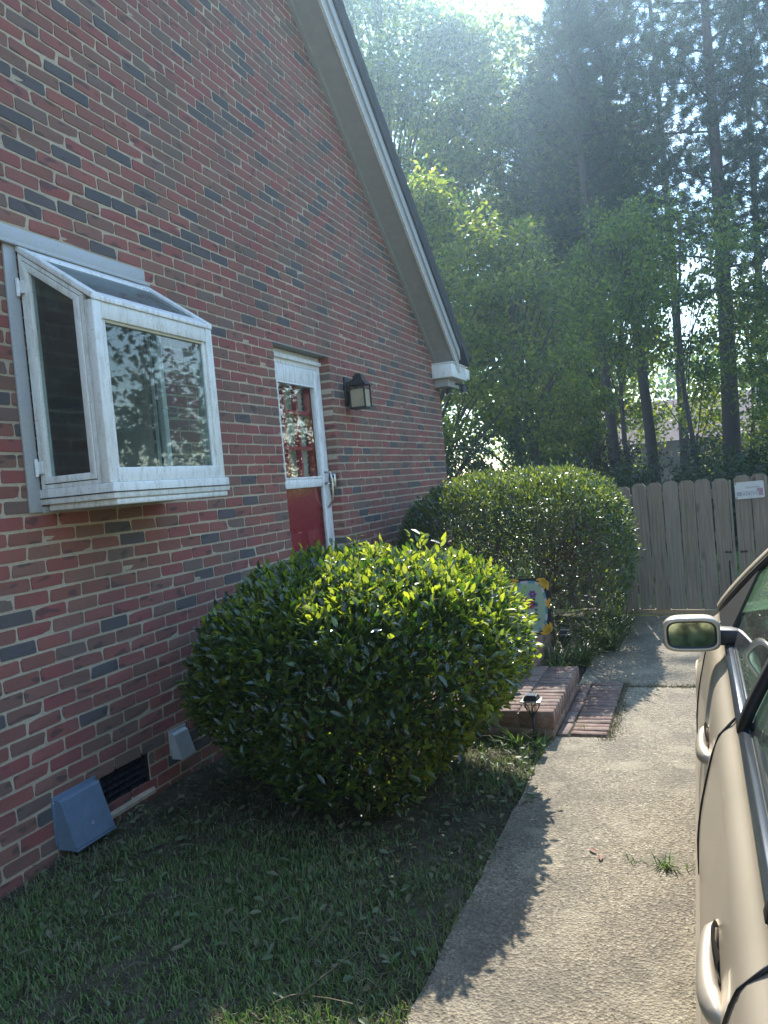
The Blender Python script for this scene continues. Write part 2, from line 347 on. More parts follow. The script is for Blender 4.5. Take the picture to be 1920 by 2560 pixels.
# ------------------------------------------------------------------ house
BW, CH, Z0 = .2032, .0677, 1.93
Y0, Y1, APEX = -9.2, 4.03, -2.6
RS = .815                                                # rake slope
def rake(y): return 5.428-RS*(y-.818) if y >= APEX else rake(APEX)-RS*(APEX-y)
house = thing('brick_house', 'red brick gable end house with steep grey rake and eave return', 'house')
wm = MB(); B0, B1 = -.24, -.0032
def wbox(y0, y1, z0, z1): wm.box(B0, B1, y0, y1, z0, z1)
LZ = 2.607
wbox(Y0, -2.25, -.3, LZ); wbox(-2.25, -2.145, -.3, 1.66); wbox(-2.145, -1.775, -.3, .066); wbox(-2.145, -1.775, .258, 1.66); wbox(-1.775, -1.5, -.3, 1.66); wbox(-1.5, -.005, -.3, LZ); wbox(-.005, .935, -.3, .42); wbox(.935, Y1-.008, -.3, LZ)
wm.prism([(B1, Y0, LZ), (B1, Y1-.008, LZ), (B1, Y1-.008, rake(Y1)), (B1, APEX, rake(APEX)), (B1, Y0, rake(Y0))], (B0-B1, 0, 0))
wm.box(-9, -.25, Y1-.25, Y1-.008, -.3, 2.75); wm.box(-9, -.25, Y0, Y0+.2, -.3, 2.75); wm.box(-9.2, -9, Y0, Y1, -.3, 2.75)
wall = wm.build('wall', 'mortar', house)
# interior
MB().box(-4, -.25, -3.6, 3.7, -.1, .35).build('floor_slab', 'inter', house)
MB().box(-4, -.25, -3.6, 3.7, 2.62, 2.68).build('ceiling_panel', 'inter', house)
MB().box(-4.1, -4, -3.6, 3.7, .3, 2.7).build('inner_wall', 'inter', house)

bricks = []                                               # (y0,y1,z0,z1,depth)
def openings(z0, z1):
    o = []
    if z1 > .43 and z0 < LZ-.01: o.append((0, .93))
    if z1 > 1.545 and z0 < 2.60: o.append((-2.30, -1.47))
    if z0 > .05 and z1 < .262: o.append((-2.145, -1.775))
    return o
for n in range(-30, 110):
    z0, z1 = Z0+n*CH, Z0+(n+1)*CH
    segs = []
    lo, hi = Y0, Y1
    if z1 > 2.6:
        ya = .818-(z0+.02-5.428)/RS; hi = min(Y1, ya)
        yb = APEX-(ya-APEX); lo = max(Y0, yb)
    if hi <= lo: continue
    cuts = sorted(openings(z0, z1)); a = lo
    for c0, c1 in cuts: segs.append((a, c0)); a = c1
    segs.append((a, hi))
    par = (n % 2 == 0)
    for a, b in segs:
        right = a > .5 and z1 < LZ+.02
        ph = (Y1 if right else 0)+(.1016 if par else 0)
        k0 = math.floor((a-ph)/BW)-1
        y = ph+k0*BW
        while y < b:
            u, v = max(y, a), min(y+BW, b)
            if v-u > .035:
                dp = .11 if (abs(u-a) < 1e-6 or abs(v-b) < 1e-6) and 0 < z0 < LZ and (abs(u-.93) < .01 or abs(v) < .01) else .03
                bricks.append((u+.0046 if u > a+1e-6 else u, v-.0046 if v < b-1e-6 else v, z0+.0054, z1-.0046, dp))
            y += BW
cp = np.array(camo.location if False else (2.7423, -5.1392, 1.5154))
def inview(u, v, z0, z1):
    d = Vector((0, (u+v)/2, (z0+z1)/2))-Vector(cp); f = d.dot(F_)
    if f < .3: return 0
    px, py = 2010.3*d.dot(R_)/f, 2010.3*d.dot(U_)/f
    if abs(px) > 1000 or abs(py) > 1300: return 0
    return (v-u)*(z1-z0)/f**2*abs(d.normalized().x)
score = [inview(*b[:4]) for b in bricks]
# leave out those the bush and window hide when ranking
rank = sorted(range(len(bricks)), key=lambda i: -score[i])
near = set()
for i in rank:
    u, v, a, b, _ = bricks[i]
    if -2.1 < (u+v)/2 < -1.1 and 1.5 < a < 2.75: continue
    near.add(i)
    if len(near) == 290: break
def brick_geo(w, h, d, jit, r):
    ch = r.random()
    # front octagon with chipped corners, ring at the mortar plane, body behind
    hw, hh = w/2, h/2; c = min(.007, h*.2)
    base = [(-hw+c, -hh), (hw-c, -hh), (hw, -hh+c), (hw, hh-c), (hw-c, hh), (-hw+c, hh), (-hw, hh-c), (-hw, -hh+c)]
    fr = [(0+r.uniform(-.0012, .0010), y-math.copysign(.0012, y)+r.uniform(-jit, jit), z-math.copysign(.0010, z)+r.uniform(-jit, jit)*.7) for y, z in base]
    if ch < .4:                                              # a chipped corner
        q_ = r.randrange(4)*2; e_ = r.uniform(.004, .011); fr[q_] = (fr[q_][0]-.002, fr[q_][1]*(1-e_/hw), fr[q_][2]*(1-e_/hh*.5)); fr[q_-1] = (fr[q_-1][0]-.002, fr[q_-1][1]*(1-e_/hw), fr[q_-1][2]*(1-e_/hh*.6))
    md = [(-.0032, y+(q[1]-y)*.8, z+(q[2]-z)*.8) for (y, z), q in zip(base, fr)]
    bk = [(-d, p[1], p[2]) for p in md]
    V = fr+md+bk; F = [tuple(range(8))]
    for o in (0, 8):
        for k in range(8): F.append((o+k, o+8+k, o+8+(k+1) % 8, o+(k+1) % 8))
    return V, F
rr = random.Random(3)
shared = {}
def shared_brick(w, h, d):
    key = (round(w, 3), round(h, 3), round(d, 3), rr.randrange(10))
    if key not in shared:
        V, F = brick_geo(w, h, d, .0028, rr)
        me = bpy.data.meshes.new('brick'); me.from_pydata(V, [], F); me.materials.append(MT['brick_obj'])
        shared[key] = me
    return shared[key]
JV, JF, JT = [], [], []
for i, (u, v, a, b, d) in enumerate(bricks):
    off = rr.uniform(-.0012, .0012); tilt = rr.uniform(-.006, .006)
    if i in near:
        o = bpy.data.objects.new('brick', shared_brick(v-u, b-a, d)); col.objects.link(o)
        o.location = (off, (u+v)/2, (a+b)/2); o.rotation_euler = (tilt, 0, 0); o.parent = wall
    else:
        V, F = brick_geo(v-u, b-a, d, .0024, rr); k = len(JV)
        JV += [(x+off, y+(u+v)/2, z+(a+b)/2) for x, y, z in V]; JF += [tuple(k+q for q in f) for f in F]; JT += [rr.random()]*len(F)
me = bpy.data.meshes.new('brickwork'); me.from_pydata(JV, [], JF); me.materials.append(MT['brick'])
at = me.attributes.new('tint', 'FLOAT', 'FACE'); at.data.foreach_set('value', JT)
o = bpy.data.objects.new('brickwork', me); col.objects.link(o); put(o, wall); kind(o, 'stuff')
# lintel
MB().box(-.11, -.002, -.02, .95, LZ-.004, LZ+.006).build('lintel', 'lintel', house)
# roof
ROF = 7.6
def rakepoly(x0, x1, lo, hi, ya, yb):               # slab following the rake between vertical offsets lo..hi
    m = MB(); pts = [(x0, ya, rake(ya)+lo), (x0, yb, rake(yb)+lo), (x0, yb, rake(yb)+hi), (x0, ya, rake(ya)+hi)]
    return m.prism(pts, (x1-x0, 0, 0))
EY = 4.36
roof = MB()
for s in (1, -1):
    e = EY if s == 1 else 2*APEX-EY
    p = [(0, APEX, rake(APEX)+.30), (0, e, rake(e)+.30), (0, e, rake(e)+.43), (0, APEX, rake(APEX)+.43)]
    roof.prism([(.30, y, z) for _, y, z in p], (-9.7, 0, 0))
roof = roof.build('roof', 'shingle', house)
# courses of shingle edges seen along the rake
for i in range(34):
    y = 4.40-i*.145*1.5/1.5
    if y < 1.0-2.5: break
    MB().box(-.25, .3, -.075, .07, -.004, .003, Matrix.Rotation(-math.atan(RS), 3, 'X')).build('shingle', 'shingle', roof).location = (0, y, rake(y)+.437)
for s in (1, -1):
    e = 4.06 if s == 1 else 2*APEX-4.06
    ya, yb = (APEX, e) if s == 1 else (e, APEX)
    for nm, x0, x1, lo, hi, mt in (('soffit', .0, .236, -.012, .012, 'soffit'), ('frieze_board', -.003, .03, -.075, -.0125, 'soffit'),
                                   ('fascia', .236, .256, -.03, .2, 'trim'), ('fascia_moulding', .256, .276, .10, .215, 'alu2'), ('drip_edge', .256, .30, .216, .33, 'shingle'), ('bead', .236, .262, -.045, -.0305, 'alu')):
        if s == -1 and nm in ('bead', 'frieze_board'): continue
        rakepoly(x0, x1, lo, hi, ya, yb).build(nm, mt, house)
# eave return box, gutter
ret = MB().box(-.02, .236, 3.79, 4.42, 2.675, 2.835).build('cornice_return', 'white', house, bevel=.004)
MB().box(-.02, .25, 3.78, 4.435, 2.836, 2.848).build('cap_flashing', 'white', ret)
MB().box(.0, .16, 3.86, 4.3, 2.58, 2.674).build('return_soffit', 'soffit', ret)
MB().box(-9.3, .24, 4.44, 4.56, 2.70, 2.82).build('gutter', 'white', house, bevel=.008)
# ---- doors (parts of the house)
sd = MB()
X0, X1 = -.115, -.085
def bar(m, y0, y1, z0, z1, x0=X0, x1=X1): m.box(x0, x1, y0, y1, z0, z1)
bar(sd, .075, .155, .47, 2.49); bar(sd, .80, .885, .47, 2.49); bar(sd, .1555, .7995, 2.36, 2.49); bar(sd, .1555, .7995, 1.545, 1.615); bar(sd, .1555, .7995, .47, .66)
sdo = sd.build('storm_door', 'white', house, bevel=.006)
fm = MB(); bar(fm, .0, .073, .44, 2.6, -.14, -.088); bar(fm, .887, .93, .44, 2.6, -.14, -.088); bar(fm, .0735, .8865, 2.492, 2.6, -.14, -.092); fm.build('jamb_frame', 'white', sdo, bevel=.004)
fm = MB(); bar(fm, .0, .93, 2.53, 2.56, -.092, -.07); fm.build('head_drip', 'white', sdo)
MB().box(-.103, -.100, .155, .80, 1.615, 2.36).build('upper_pane', 'glass', sdo)
MB().box(-.103, -.100, .155, .80, .66, 1.545).build('lower_pane', 'glass', sdo)
b = MB()
for y0, y1, z0, z1 in ((.1555, .17, 1.616, 2.359), (.785, .7995, 1.616, 2.359), (.1701, .7849, 1.616, 1.63), (.1701, .7849, 2.345, 2.359)): b.box(-.12, -.082, y0, y1, z0, z1)
b.build('glazing_bead', 'white', sdo)
h = MB().tube([(-.085, .842, 1.66), (-.035, .842, 1.655), (-.025, .842, 1.6), (-.025, .842, 1.50), (-.03, .842, 1.44), (-.07, .842, 1.38), (-.085, .842, 1.37)], .009, 8).build('pull_handle', 'chrome', sdo, True)
MB().tube([(-.085, .842, 1.57), (-.03, .80, 1.565), (-.025, .75, 1.56)], [.012, .009, .007], 8).build('lever', 'chrome', sdo, True)
ed = MB(); ed.box(-.185, -.135, .05, .88, .45, 1.58); ed.box(-.185, -.135, .05, .155, 1.581, 2.53); ed.box(-.185, -.135, .78, .88, 1.581, 2.53); ed.box(-.185, -.135, .1555, .7795, 2.42, 2.53)
edo = ed.build('entry_door', 'red', house)
gm = MB()
for y in (.35, .565): gm.box(-.180, -.138, y-.014, y+.014, 1.581, 2.419)
gm.build('muntin', 'red', edo)
gm = MB()
for z in (1.86, 2.14): gm.box(-.177, -.141, .1555, .7795, z-.014, z+.014)
gm.build('muntin', 'red', edo)
MB().box(-.163, -.160, .156, .779, 1.582, 2.419).build('pane', 'glass', edo)
for i in range(21):
    z = 1.60+i*.04
    MB().box(-.209, -.203, .14, .79, -.02, .02, Matrix.Rotation(R(28), 3, 'Y'), (-.206, .4, 0)).build('blind_slat', 'blind', edo).location = (0, 0, z)
p = MB(); p.box(-.134, -.128, .13, .40, .62, 1.2); p.box(-.134, -.128, .53, .80, .62, 1.2); p.build('door_panel', 'red', edo, bevel=.006)
tag(MB().box(-.075, .02, .0, .93, .425, .445).build('door_sill', 'lintel', None), 'grey metal sill under the white storm door', 'sill')

# doorbell on the jamb brick
db = thing('video_doorbell', 'silver video doorbell with black eye beside the storm door handle', 'doorbell', (-.045, .925, 1.59))
MB().box(-.065, -.022, .902, .928, 1.525, 1.645).build('case', 'chrome', db, bevel=.010)
MB().lathe([(.0, -.006), (.012, -.005), (.013, 0)], (-.044, .903, 1.62), 14, 'y').build('lens', 'black', db, True)
MB().lathe([(.0, -.004), (.011, -.004), (.012, 0)], (-.044, .903, 1.553), 14, 'y').build('button', 'cplate', db, True)

# ---- garden window
gw = thing('garden_window', 'white aluminium garden window boxed out from the brick wall with slanted glass roof', 'window', (0, -1.87, 1.56))
A, Bq, XF = -2.335, -1.425, .40
ZB, ZT, ZFT = 1.56, 2.70, 2.42
def rz(x): return ZT+(ZFT-ZT)*x/XF
fl = MB(); fl.box(.0, .012, A-.07, A, ZB-.03, 2.713); fl.box(.0, .013, A-.30, Bq+.0, 2.715, 2.80); fl.box(.0135, .035, A-.30, Bq+.01, 2.712, 2.728); fl.box(.0, .012, A+.001, -1.62, ZB-.035, ZB-.005)
fl.build('wall_flashing', 'alu2', gw, bevel=.002)
fr = MB()
fr.box(.005, XF+.02, A-.005, Bq+.005, ZB, ZB+.07); fr.box(.03, XF+.012, A+.02, Bq-.01, ZB-.028, ZB-.001)     # seat
sb = fr.build('sill_base', 'alu', gw, bevel=.005)
MB().box(.004, XF+.024, A-.009, Bq+.009, ZB+.026, ZB+.031).build('groove', 'black', sb)
MB().box(.02, XF-.01, A+.03, Bq-.03, ZB+.072, ZB+.085).build('seat_board', 'alu', sb)
m = MB()
for y0, y1 in ((A, A+.055), (Bq-.055, Bq)):
    m.box(XF-.045, XF, y0, y1, ZB+.071, ZFT-.0)            # front corner posts
posts = m.build('corner_post', 'alu', gw, bevel=.004)
m = MB(); m.box(XF-.04, XF-.003, A+.056, Bq-.056, ZFT-.075, ZFT+.004); m.box(XF-.04, XF+.006, A+.056, Bq-.056, ZB+.071, ZB+.135); m.build('front_rail', 'alu', gw, bevel=.004)
m = MB(); m.box(XF-.032, XF-.012, A+.056, A+.085, ZB+.136, ZFT-.076); m.box(XF-.032, XF-.012, Bq-.085, Bq-.056, ZB+.136, ZFT-.076)
ff = m.build('front_sash', 'alu', gw)
MB().box(XF-.024, XF-.020, A+.0855, Bq-.0855, ZB+.136, ZFT-.076).build('front_pane', 'glassd', gw)
MB().box(XF-.030, XF-.010, A+.0855, Bq-.0855, ZFT-.088, ZFT-.0765).build('worn_seal', simple('yellowed_seal', (.46, .42, .27), .7), gw)
# slanted roof
m = MB(); t = .03
for y0, y1 in ((A-.004, A+.05), (Bq-.05, Bq+.004)):
    m.prism([(0.013, y0, rz(.013)), (XF+.004, y0, rz(XF+.004)), (XF+.004, y0, rz(XF+.004)+t), (.013, y0, rz(.013)+t)], (0, y1-y0, 0))
m.prism([(.013, A+.0505, rz(.013)), (.07, A+.0505, rz(.07)), (.07, A+.0505, rz(.07)+.026), (.013, A+.0505, rz(.013)+.026)], (0, Bq-A-.101, 0))
m.prism([(XF-.05, A+.0505, rz(XF-.05)), (XF+.004, A+.0505, rz(XF+.004)), (XF+.004, A+.0505, rz(XF)+.02), (XF-.05, A+.0505, rz(XF-.05)+.02)], (0, Bq-A-.101, 0))
m.build('roof_frame', 'white', gw, bevel=.003)
MB().prism([(.07, A+.05, rz(.07)+.008), (XF-.05, A+.05, rz(XF-.05)+.008), (XF-.05, A+.05, rz(XF-.05)+.014), (.07, A+.05, rz(.07)+.014)], (0, Bq-A-.1, 0)).build('roof_pane', 'roofglass', gw)
# side casements
def side(y, s, full):
    yo = y; th = .03*s
    def ring(m, ins0, ins1, d0, d1):
        def poly(i): return [(.02+i, ZB+.071+i), (XF-.046-i, ZB+.071+i), (XF-.046-i, rz(XF-.046-i)-.004-i*1.1), (.02+i, rz(.02+i)-.004-i*1.1)]
        a, b = poly(ins0), poly(ins1)
        for k in range(4):
            q = [a[k], a[(k+1) % 4], b[(k+1) % 4], b[k]]
            m.prism([(x, yo+d0*s, z) for x, z in q], (0, (d1-d0)*s, 0))
        return poly(ins1)
    fo = MB(); ring(fo, 0, .018, .0, .05); o = fo.build('side_frame', 'alu', gw)
    g = MB(); ring(g, .018, .022, .006, .045); g.build('seal_gap', 'black', o)
    sm = MB(); pin = ring(sm, .022, .052, -.006, .034); sash = sm.build('side_sash', 'alu', gw, bevel=.002)
    MB().prism([(x, yo+.012*s, z) for x, z in pin], (0, .004*s, 0)).build('side_pane', 'glassd' if full else 'glass', sash)
    if full:
        for z in (1.70, 2.50):
            hh = MB(); hh.box(.012, .05, yo-.018, yo-.0065, z, z+.055); hh.tube([(.022, yo-.02, z-.012), (.022, yo-.02, z+.067)], .008, 8)
            hh.build('hinge', 'white', sash)
side(A, 1, True); side(Bq, -1, False)
for z in (1.98,): MB().box(.03, XF-.05, A+.06, Bq-.06, z, z+.006).build('glass_shelf', 'glass', gw)
# curtains and inside lining behind the window
cu = thing('window_curtain', 'pale green curtain hanging inside the garden window', 'curtain', (-.3, -1.9, 1.5))
for y0, y1 in ((-2.28, -1.98), (-1.66, -1.46)):
    n = 40; poly = [(-.26+.018*math.sin(i*.9), y0+(y1-y0)*i/n) for i in range(n+1)]
    m = MB()
    for (xa, ya), (xb, yb) in zip(poly, poly[1:]): m.quad((xa, ya, 1.3), (xb, yb, 1.3), (xb, yb, 2.6), (xa, ya, 2.6))
    m.build('curtain_panel', 'curtain', cu, True)

# ---- wall lantern
ln = thing('wall_lantern', 'bronze box lantern on the brick beside the white storm door', 'lantern', (0, 1.25, 2.25))
MB().box(0.0, .022, 1.19, 1.30, 2.22, 2.46).build('back_plate', 'black', ln, bevel=.008)
MB().tube([(.02, 1.245, 2.40), (.08, 1.245, 2.435), (.12, 1.245, 2.42)], .012, 8).build('arm', 'black', ln, True)
lx, ly = .125, 1.245
def frus(m, h0, r0, h1, r1):
    a = [(lx-r0, ly-r0, h0), (lx+r0, ly-r0, h0), (lx+r0, ly+r0, h0), (lx-r0, ly+r0, h0)]; b = [(lx-r1, ly-r1, h1), (lx+r1, ly-r1, h1), (lx+r1, ly+r1, h1), (lx-r1, ly+r1, h1)]
    i = len(m.v); m.v += a+b; m.f += [(i, i+3, i+2, i+1), (i+4, i+5, i+6, i+7)]+[(i+k, i+(k+1) % 4, i+4+(k+1) % 4, i+4+k) for k in range(4)]
m = MB(); frus(m, 2.375, .088, 2.385, .088); frus(m, 2.3855, .08, 2.425, .045); frus(m, 2.4255, .04, 2.46, .038); frus(m, 2.4605, .03, 2.478, .022); m.build('cap', 'black', ln)
m = MB()
for sx in (-1, 1):
    for sy in (-1, 1):
        m.box(lx+sx*.068-.006, lx+sx*.068+.006, ly+sy*.068-.006, ly+sy*.068+.006, 2.19, 2.3745)
m.box(lx-.076, lx+.076, ly-.076, ly+.076, 2.178, 2.192); m.box(lx-.073, lx+.073, ly-.073, ly+.073, 2.345, 2.352); m.build('cage', 'black', ln)
for y in (-.064, .061): MB().box(lx-.06, lx+.06, ly+y, ly+y+.003, 2.194, 2.343).build('pane', 'frost', ln)
for x in (-.064, .061): MB().box(lx+x, lx+x+.003, ly-.06, ly+.06, 2.194, 2.343).build('pane', 'frost', ln)
# ---- flood light under the eave return
fd = thing('flood_light', 'twin headed flood light under the white eave return at the corner', 'flood light', (.06, 4.15, 2.66))
MB().lathe([(0, 0), (.055, 0), (.055, -.03), (.03, -.045), (0, -.045)], (.10, 4.15, 2.674), 16).build('mount', 'black', fd, True)
for dx, dy in ((-.02, -.03), (.14, .05)):
    c = Vector((.10+dx, 4.15+dy, 2.56)); m = MB().tube([(.10, 4.15, 2.64), tuple(c+Vector((0, 0, .06)))], .014, 8)
    m.lathe([(0, .06), (.03, .055), (.036, .0), (.045, -.03)], c, 14); hd = m.build('lamp_head', 'black', fd, True)
    MB().lathe([(.043, -.028), (.05, -.06), (.035, -.085), (0, -.092)], c, 14).build('bulb', 'bglass', hd, True)
# ---- vents at the foot of the wall
def hood(name, label, y0, y1, z0, z1, d, mt, lip):
    t = thing(name, label, 'vent', (0, (y0+y1)/2, z0))
    m = MB(); dp = .25*d
    prof = [(0, z1), (dp, z1-.004), (dp+.012, z1-.012), (d, z0+.01), (d, z0), (0, z0)]
    n = len(prof); i = 0
    # shell: sloped front, top and two cheeks with thickness
    for k in range(4): a, b = prof[k], prof[k+1]; m.prism([(a[0], y0, a[1]), (b[0], y0, b[1]), (b[0]-.004, y0, b[1]-.002), (a[0], y0, a[1]-.005)], (0, y1-y0, 0))
    m.build('hood_front', mt, t)
    for y in (y0, y1-.004):
        MB().prism([(x*.97, y+.0002, z-.005 if z > z0+.02 else z) for x, z in prof], (0, .0036, 0)).build('cheek', mt, t)
    MB().box(.0, .007, y0-.014, y1+.014, z0+.02, z1+.014).build('back_flange', mt, t, bevel=.002)
    for y in (y0-.007, y1+.007): MB().lathe([(0, .0105), (.0035, .0095), (.004, .007)], (0, y, z1-.01), 10, 'x').build('screw', 'chrome', t, True)
    MB().box(d-.004, d+.006, y0-.003, y1+.003, z0-.003, z0+.007).build('bottom_lip', mt, t, bevel=.002)
    return t
v = hood('vent_hood', 'large blue grey plastic vent hood low on the brick wall under the window', -2.44, -2.19, .035, .258, .105, 'bluevent', .01)
MB().lathe([(.006, 0), (.0075, .0022), (.009, 0)], (.0885, -2.31, .11), 14, 'x').build('rivet', 'greyvent', v)
hood('dryer_vent', 'small white galvanised dryer vent hood between grille and bush', -1.59, -1.465, .14, .282, .065, 'greyvent', .006)
fg = thing('foundation_vent', 'black foundation vent grille between the two vent hoods', 'vent', (0, -1.96, .06))
MB().box(-.05, -.045, -2.14, -1.78, .066, .256).build('backing', 'vgrille', fg)
m = MB(); m.box(-.04, -.008, -2.143, -2.125, .068, .258); m.box(-.04, -.008, -1.795, -1.777, .068, .258); m.box(-.04, -.008, -2.1249, -1.7951, .245, .258); m.box(-.04, -.008, -2.1249, -1.7951, .068, .08); m.build('frame', 'vgrille', fg)
for i in range(5): z = .095+i*.032; MB().box(-.036, -.014, -2.124, -1.796, z, z+.008, Matrix.Rotation(R(30), 3, 'Y'), (-.025, 0, z)).build('louvre', 'vgrille', fg)
for i in range(7): y = -2.09+i*.043; MB().box(-.013, -.009, y, y+.005, .081, .244).build('grille_bar', 'vgrille', fg)
MB().prism([(-.006, -2.16, .066), (.012, -2.16, .045), (.012, -2.16, .028), (-.006, -2.16, .028)], (0, .40, 0)).build('mortar_sill', 'mortar', fg)

# ------------------------------------------------------------------ brick step, stoop and pavers
def rand_brick(parent, x, y, z, sx, sy, sz):
    key = ('s', round(sx, 3), round(sy, 3), round(sz, 3), rr.randrange(4))
    if key not in shared:
        b = MB().box(-sx/2, sx/2, -sy/2, sy/2, -sz/2, sz/2); b.v = [tuple(c+rr.uniform(-.0022, .0022) for c in p) for p in b.v]
        o = b.build('brick', 'pave', bevel=.005, seg=1); shared[key] = o.data; bpy.data.objects.remove(o)
    o = bpy.data.objects.new('brick', shared[key]); col.objects.link(o); o.location = (x+rr.uniform(-.002, .002), y+rr.uniform(-.002, .002), z+rr.uniform(-.002, .002))
    o.rotation_euler = (rr.uniform(-.01, .01), rr.uniform(-.01, .01), rr.uniform(-.01, .01)); put(o, parent) if parent.location.length > 0 else setattr(o, 'parent', parent)
    return o
def m_pave():
    t = NT('paving_brick'); p = t.pos(); r_ = t.n('ShaderNodeObjectInfo').outputs['Random']
    c = t.ramp(r_, [(0, (.19, .115, .088)), (.3, (.16, .095, .075)), (.55, (.22, .145, .11)), (.8, (.14, .092, .076)), (1, (.21, .15, .12))])
    c = t.mix(t.ramp(t.noise(p, 22, 5, .65), [(.42, 0), (.7, .6)]), c, (.33, .25, .19))
    c = t.mix(t.ramp(t.noise(p, 80, 4), [(.3, .5), (.5, 0)]), c, (.09, .06, .045))
    return t.done(t.bsdf(c, .85, 0, t.bump(t.noise(p, 120, 4), .6, .006), .3))
MT['pave'] = m_pave(); MT['dmortar'] = m_mortar('dark_mortar', (.20, .17, .13))
st = MB().box(.96, 1.886, -.672, .392, -.05, .146).build('brick_step', 'dmortar'); tag(st, 'low brick step with brick on edge treads beside the driveway pavers', 'step')
PI_ = .0672
for j in range(16):
    y = -.68+.034+j*PI_
    for i in range(4):
        x = 1.90-.098-i*.205
        if y > -.1 and x < 1.55: continue
        rand_brick(st, x, y, .114, .196, .060, .094)
for j in range(5): rand_brick(st, 1.845, -.58+j*.205, .030, .102, .196, .058)
for i in range(4): rand_brick(st, 1.79-.104-i*.205, -.632, .030, .196, .092, .058)
sp = MB().box(.0, 1.588, -.03, 1.17, -.05, .318).build('brick_stoop', 'dmortar'); tag(sp, 'raised brick stoop below the red door behind the rounded bush', 'stoop')
for j in range(18):
    for i in range(7): rand_brick(sp, 1.60-.098-i*.205, -.01+j*PI_, .286, .196, .060, .094)
for k, z in enumerate((.205, .137, .068)):
    for j in range(6): rand_brick(sp, 1.545, .07+j*.205-(.1 if k % 2 else 0), z, .10, .196, .058)
    for i in range(7): rand_brick(sp, 1.44-i*.205, .005, z, .196, .092, .058)
pv = MB().box(1.893, 2.183, -.605, .515, -.05, .004).build('brick_paving', 'soil'); kind(pv, 'structure')
for j in range(5): rand_brick(pv, 1.932, -.50+j*.222, -.012, .062, .21, .05)
for j in range(16): rand_brick(pv, 2.075, -.562+j*.0695, -.011, .20, .061, .05)

# ------------------------------------------------------------------ solar path lights
def path_light(label, x, y, z0, h):
    t = thing('solar_path_light', label, 'path light', (x, y, z0), 'solar path lights by the step')
    m = MB(); S = h/.30
    MB().tube([(x, y, z0-.06), (x, y, z0+.165*S)], .0075, 8).build('stake', 'black', t, True)
    MB().lathe([(0, .0), (.012, 0), (.016, .008), (.012, .014)], (x, y, z0+.163*S), 12).build('collar', 'black', t, True)
    c = MB(); b, tp = z0+.175*S, z0+.262*S
    for k in range(4):
        for s in (-1, 1):
            pts = []
            for q in range(8):
                u = q/7; a = (k+s*.36*math.sin(u*math.pi)) * math.pi/2+.78; r = .012+.036*math.sin(u*math.pi*.5)
                pts.append((x+r*math.cos(a), y+r*math.sin(a), b+(tp-b)*u))
            c.tube(pts, .0028, 5)
    c.build('cage', 'black', t, True)
    MB().lathe([(.008, .0), (.026, .03), (.036, .07), (.038, .085*S)], (x, y, b), 14).build('shade', 'bglass', t, True)
    m = MB(); m.box(x-.058, x+.058, y-.058, y+.058, tp, tp+.006); cap = m.build('cap', 'chrome', t, bevel=.002)
    m = MB(); q = [(-.042, -.042), (.042, -.042), (.042, .042), (-.042, .042)]; i = 0
    m.v = [(x+a, y+bb, tp+.0062) for a, bb in q]+[(x+a*.75, y+bb*.75, tp+.032) for a, bb in q]; m.f = [(3, 2, 1, 0), (4, 5, 6, 7)]+[(k, (k+1) % 4, 4+(k+1) % 4, 4+k) for k in range(4)]
    m.build('housing', 'black', cap)
    MB().box(x-.028, x+.028, y-.028, y+.028, tp+.0322, tp+.035).build('solar_cell', simple('solar_cell', (.25, .27, .28), .12, .3), cap)
path_light('solar path light with sunlit square cap in front of the brick step', 1.797, -.725, 0, .275)
path_light('shaded solar path light among the strap leaves behind the brick step', 1.70, 1.15, .0, .26)
# ------------------------------------------------------------------ garden flag
gf = thing('garden_flag', 'painted garden flag with yellow sunflower corners and green oval panel', 'flag', (1.60, .62, 0))
FX0, FX1, FZ0, FZ1, FY = 1.40, 1.705, .335, .745, .62
FM = lambda n, c: simple(n, c, .8, var=.12, scale=60)
MT.update(fblack=FM('flag_black', (.02, .018, .02)), fgreen=FM('flag_sage', (.30, .40, .27)), fblue=FM('flag_teal', (.10, .27, .29)), fpale=FM('flag_pale', (.46, .44, .46)), fyel=FM('flag_yellow', (.62, .36, .03)), fpur=FM('flag_purple', (.18, .07, .22)), fred=FM('flag_rose', (.42, .08, .12)), fdk=FM('flag_stem', (.05, .12, .06)))
MB().box(FX0, FX1, FY, FY+.004, FZ0, FZ1).build('cloth', 'fblack', gf)
fcx, fcz = (FX0+FX1)/2, (FZ0+FZ1)/2
def cart(rx, rzv, n=48, k=3.2):
    return [(fcx+rx*math.copysign(abs(math.cos(t))**(2/k), math.cos(t)), fcz+rzv*math.copysign(abs(math.sin(t))**(2/k*1.35), math.sin(t))) for t in [2*math.pi*i/n for i in range(n)]]
o_, i_ = cart(.128, .188), cart(.112, .170)
for k in range(48):
    q = [o_[k], o_[(k+1) % 48], i_[(k+1) % 48], i_[k]]
    MB().prism([(x, FY-.001, z) for x, z in q], (0, -.0012, 0)).build('border_check', 'fblue' if (k//2) % 2 else 'fpale', gf)
MB().prism([(x, FY-.0008, z) for x, z in i_], (0, -.001, 0)).build('oval_panel', 'fgreen', gf)
def petal(x, z, a, L, W, mt, yy=-.003, nm='petal'):
    pts = [(x+math.cos(a)*L*u-math.sin(a)*W*v, FY+yy, z+math.sin(a)*L*u+math.cos(a)*W*v) for u, v in ((.15, 0), (.35, .4), (.7, .5), (.95, .25), (1, 0), (.95, -.25), (.7, -.5), (.35, -.4))]
    MB().prism(pts, (0, -.0008, 0)).build(nm, mt, gf)
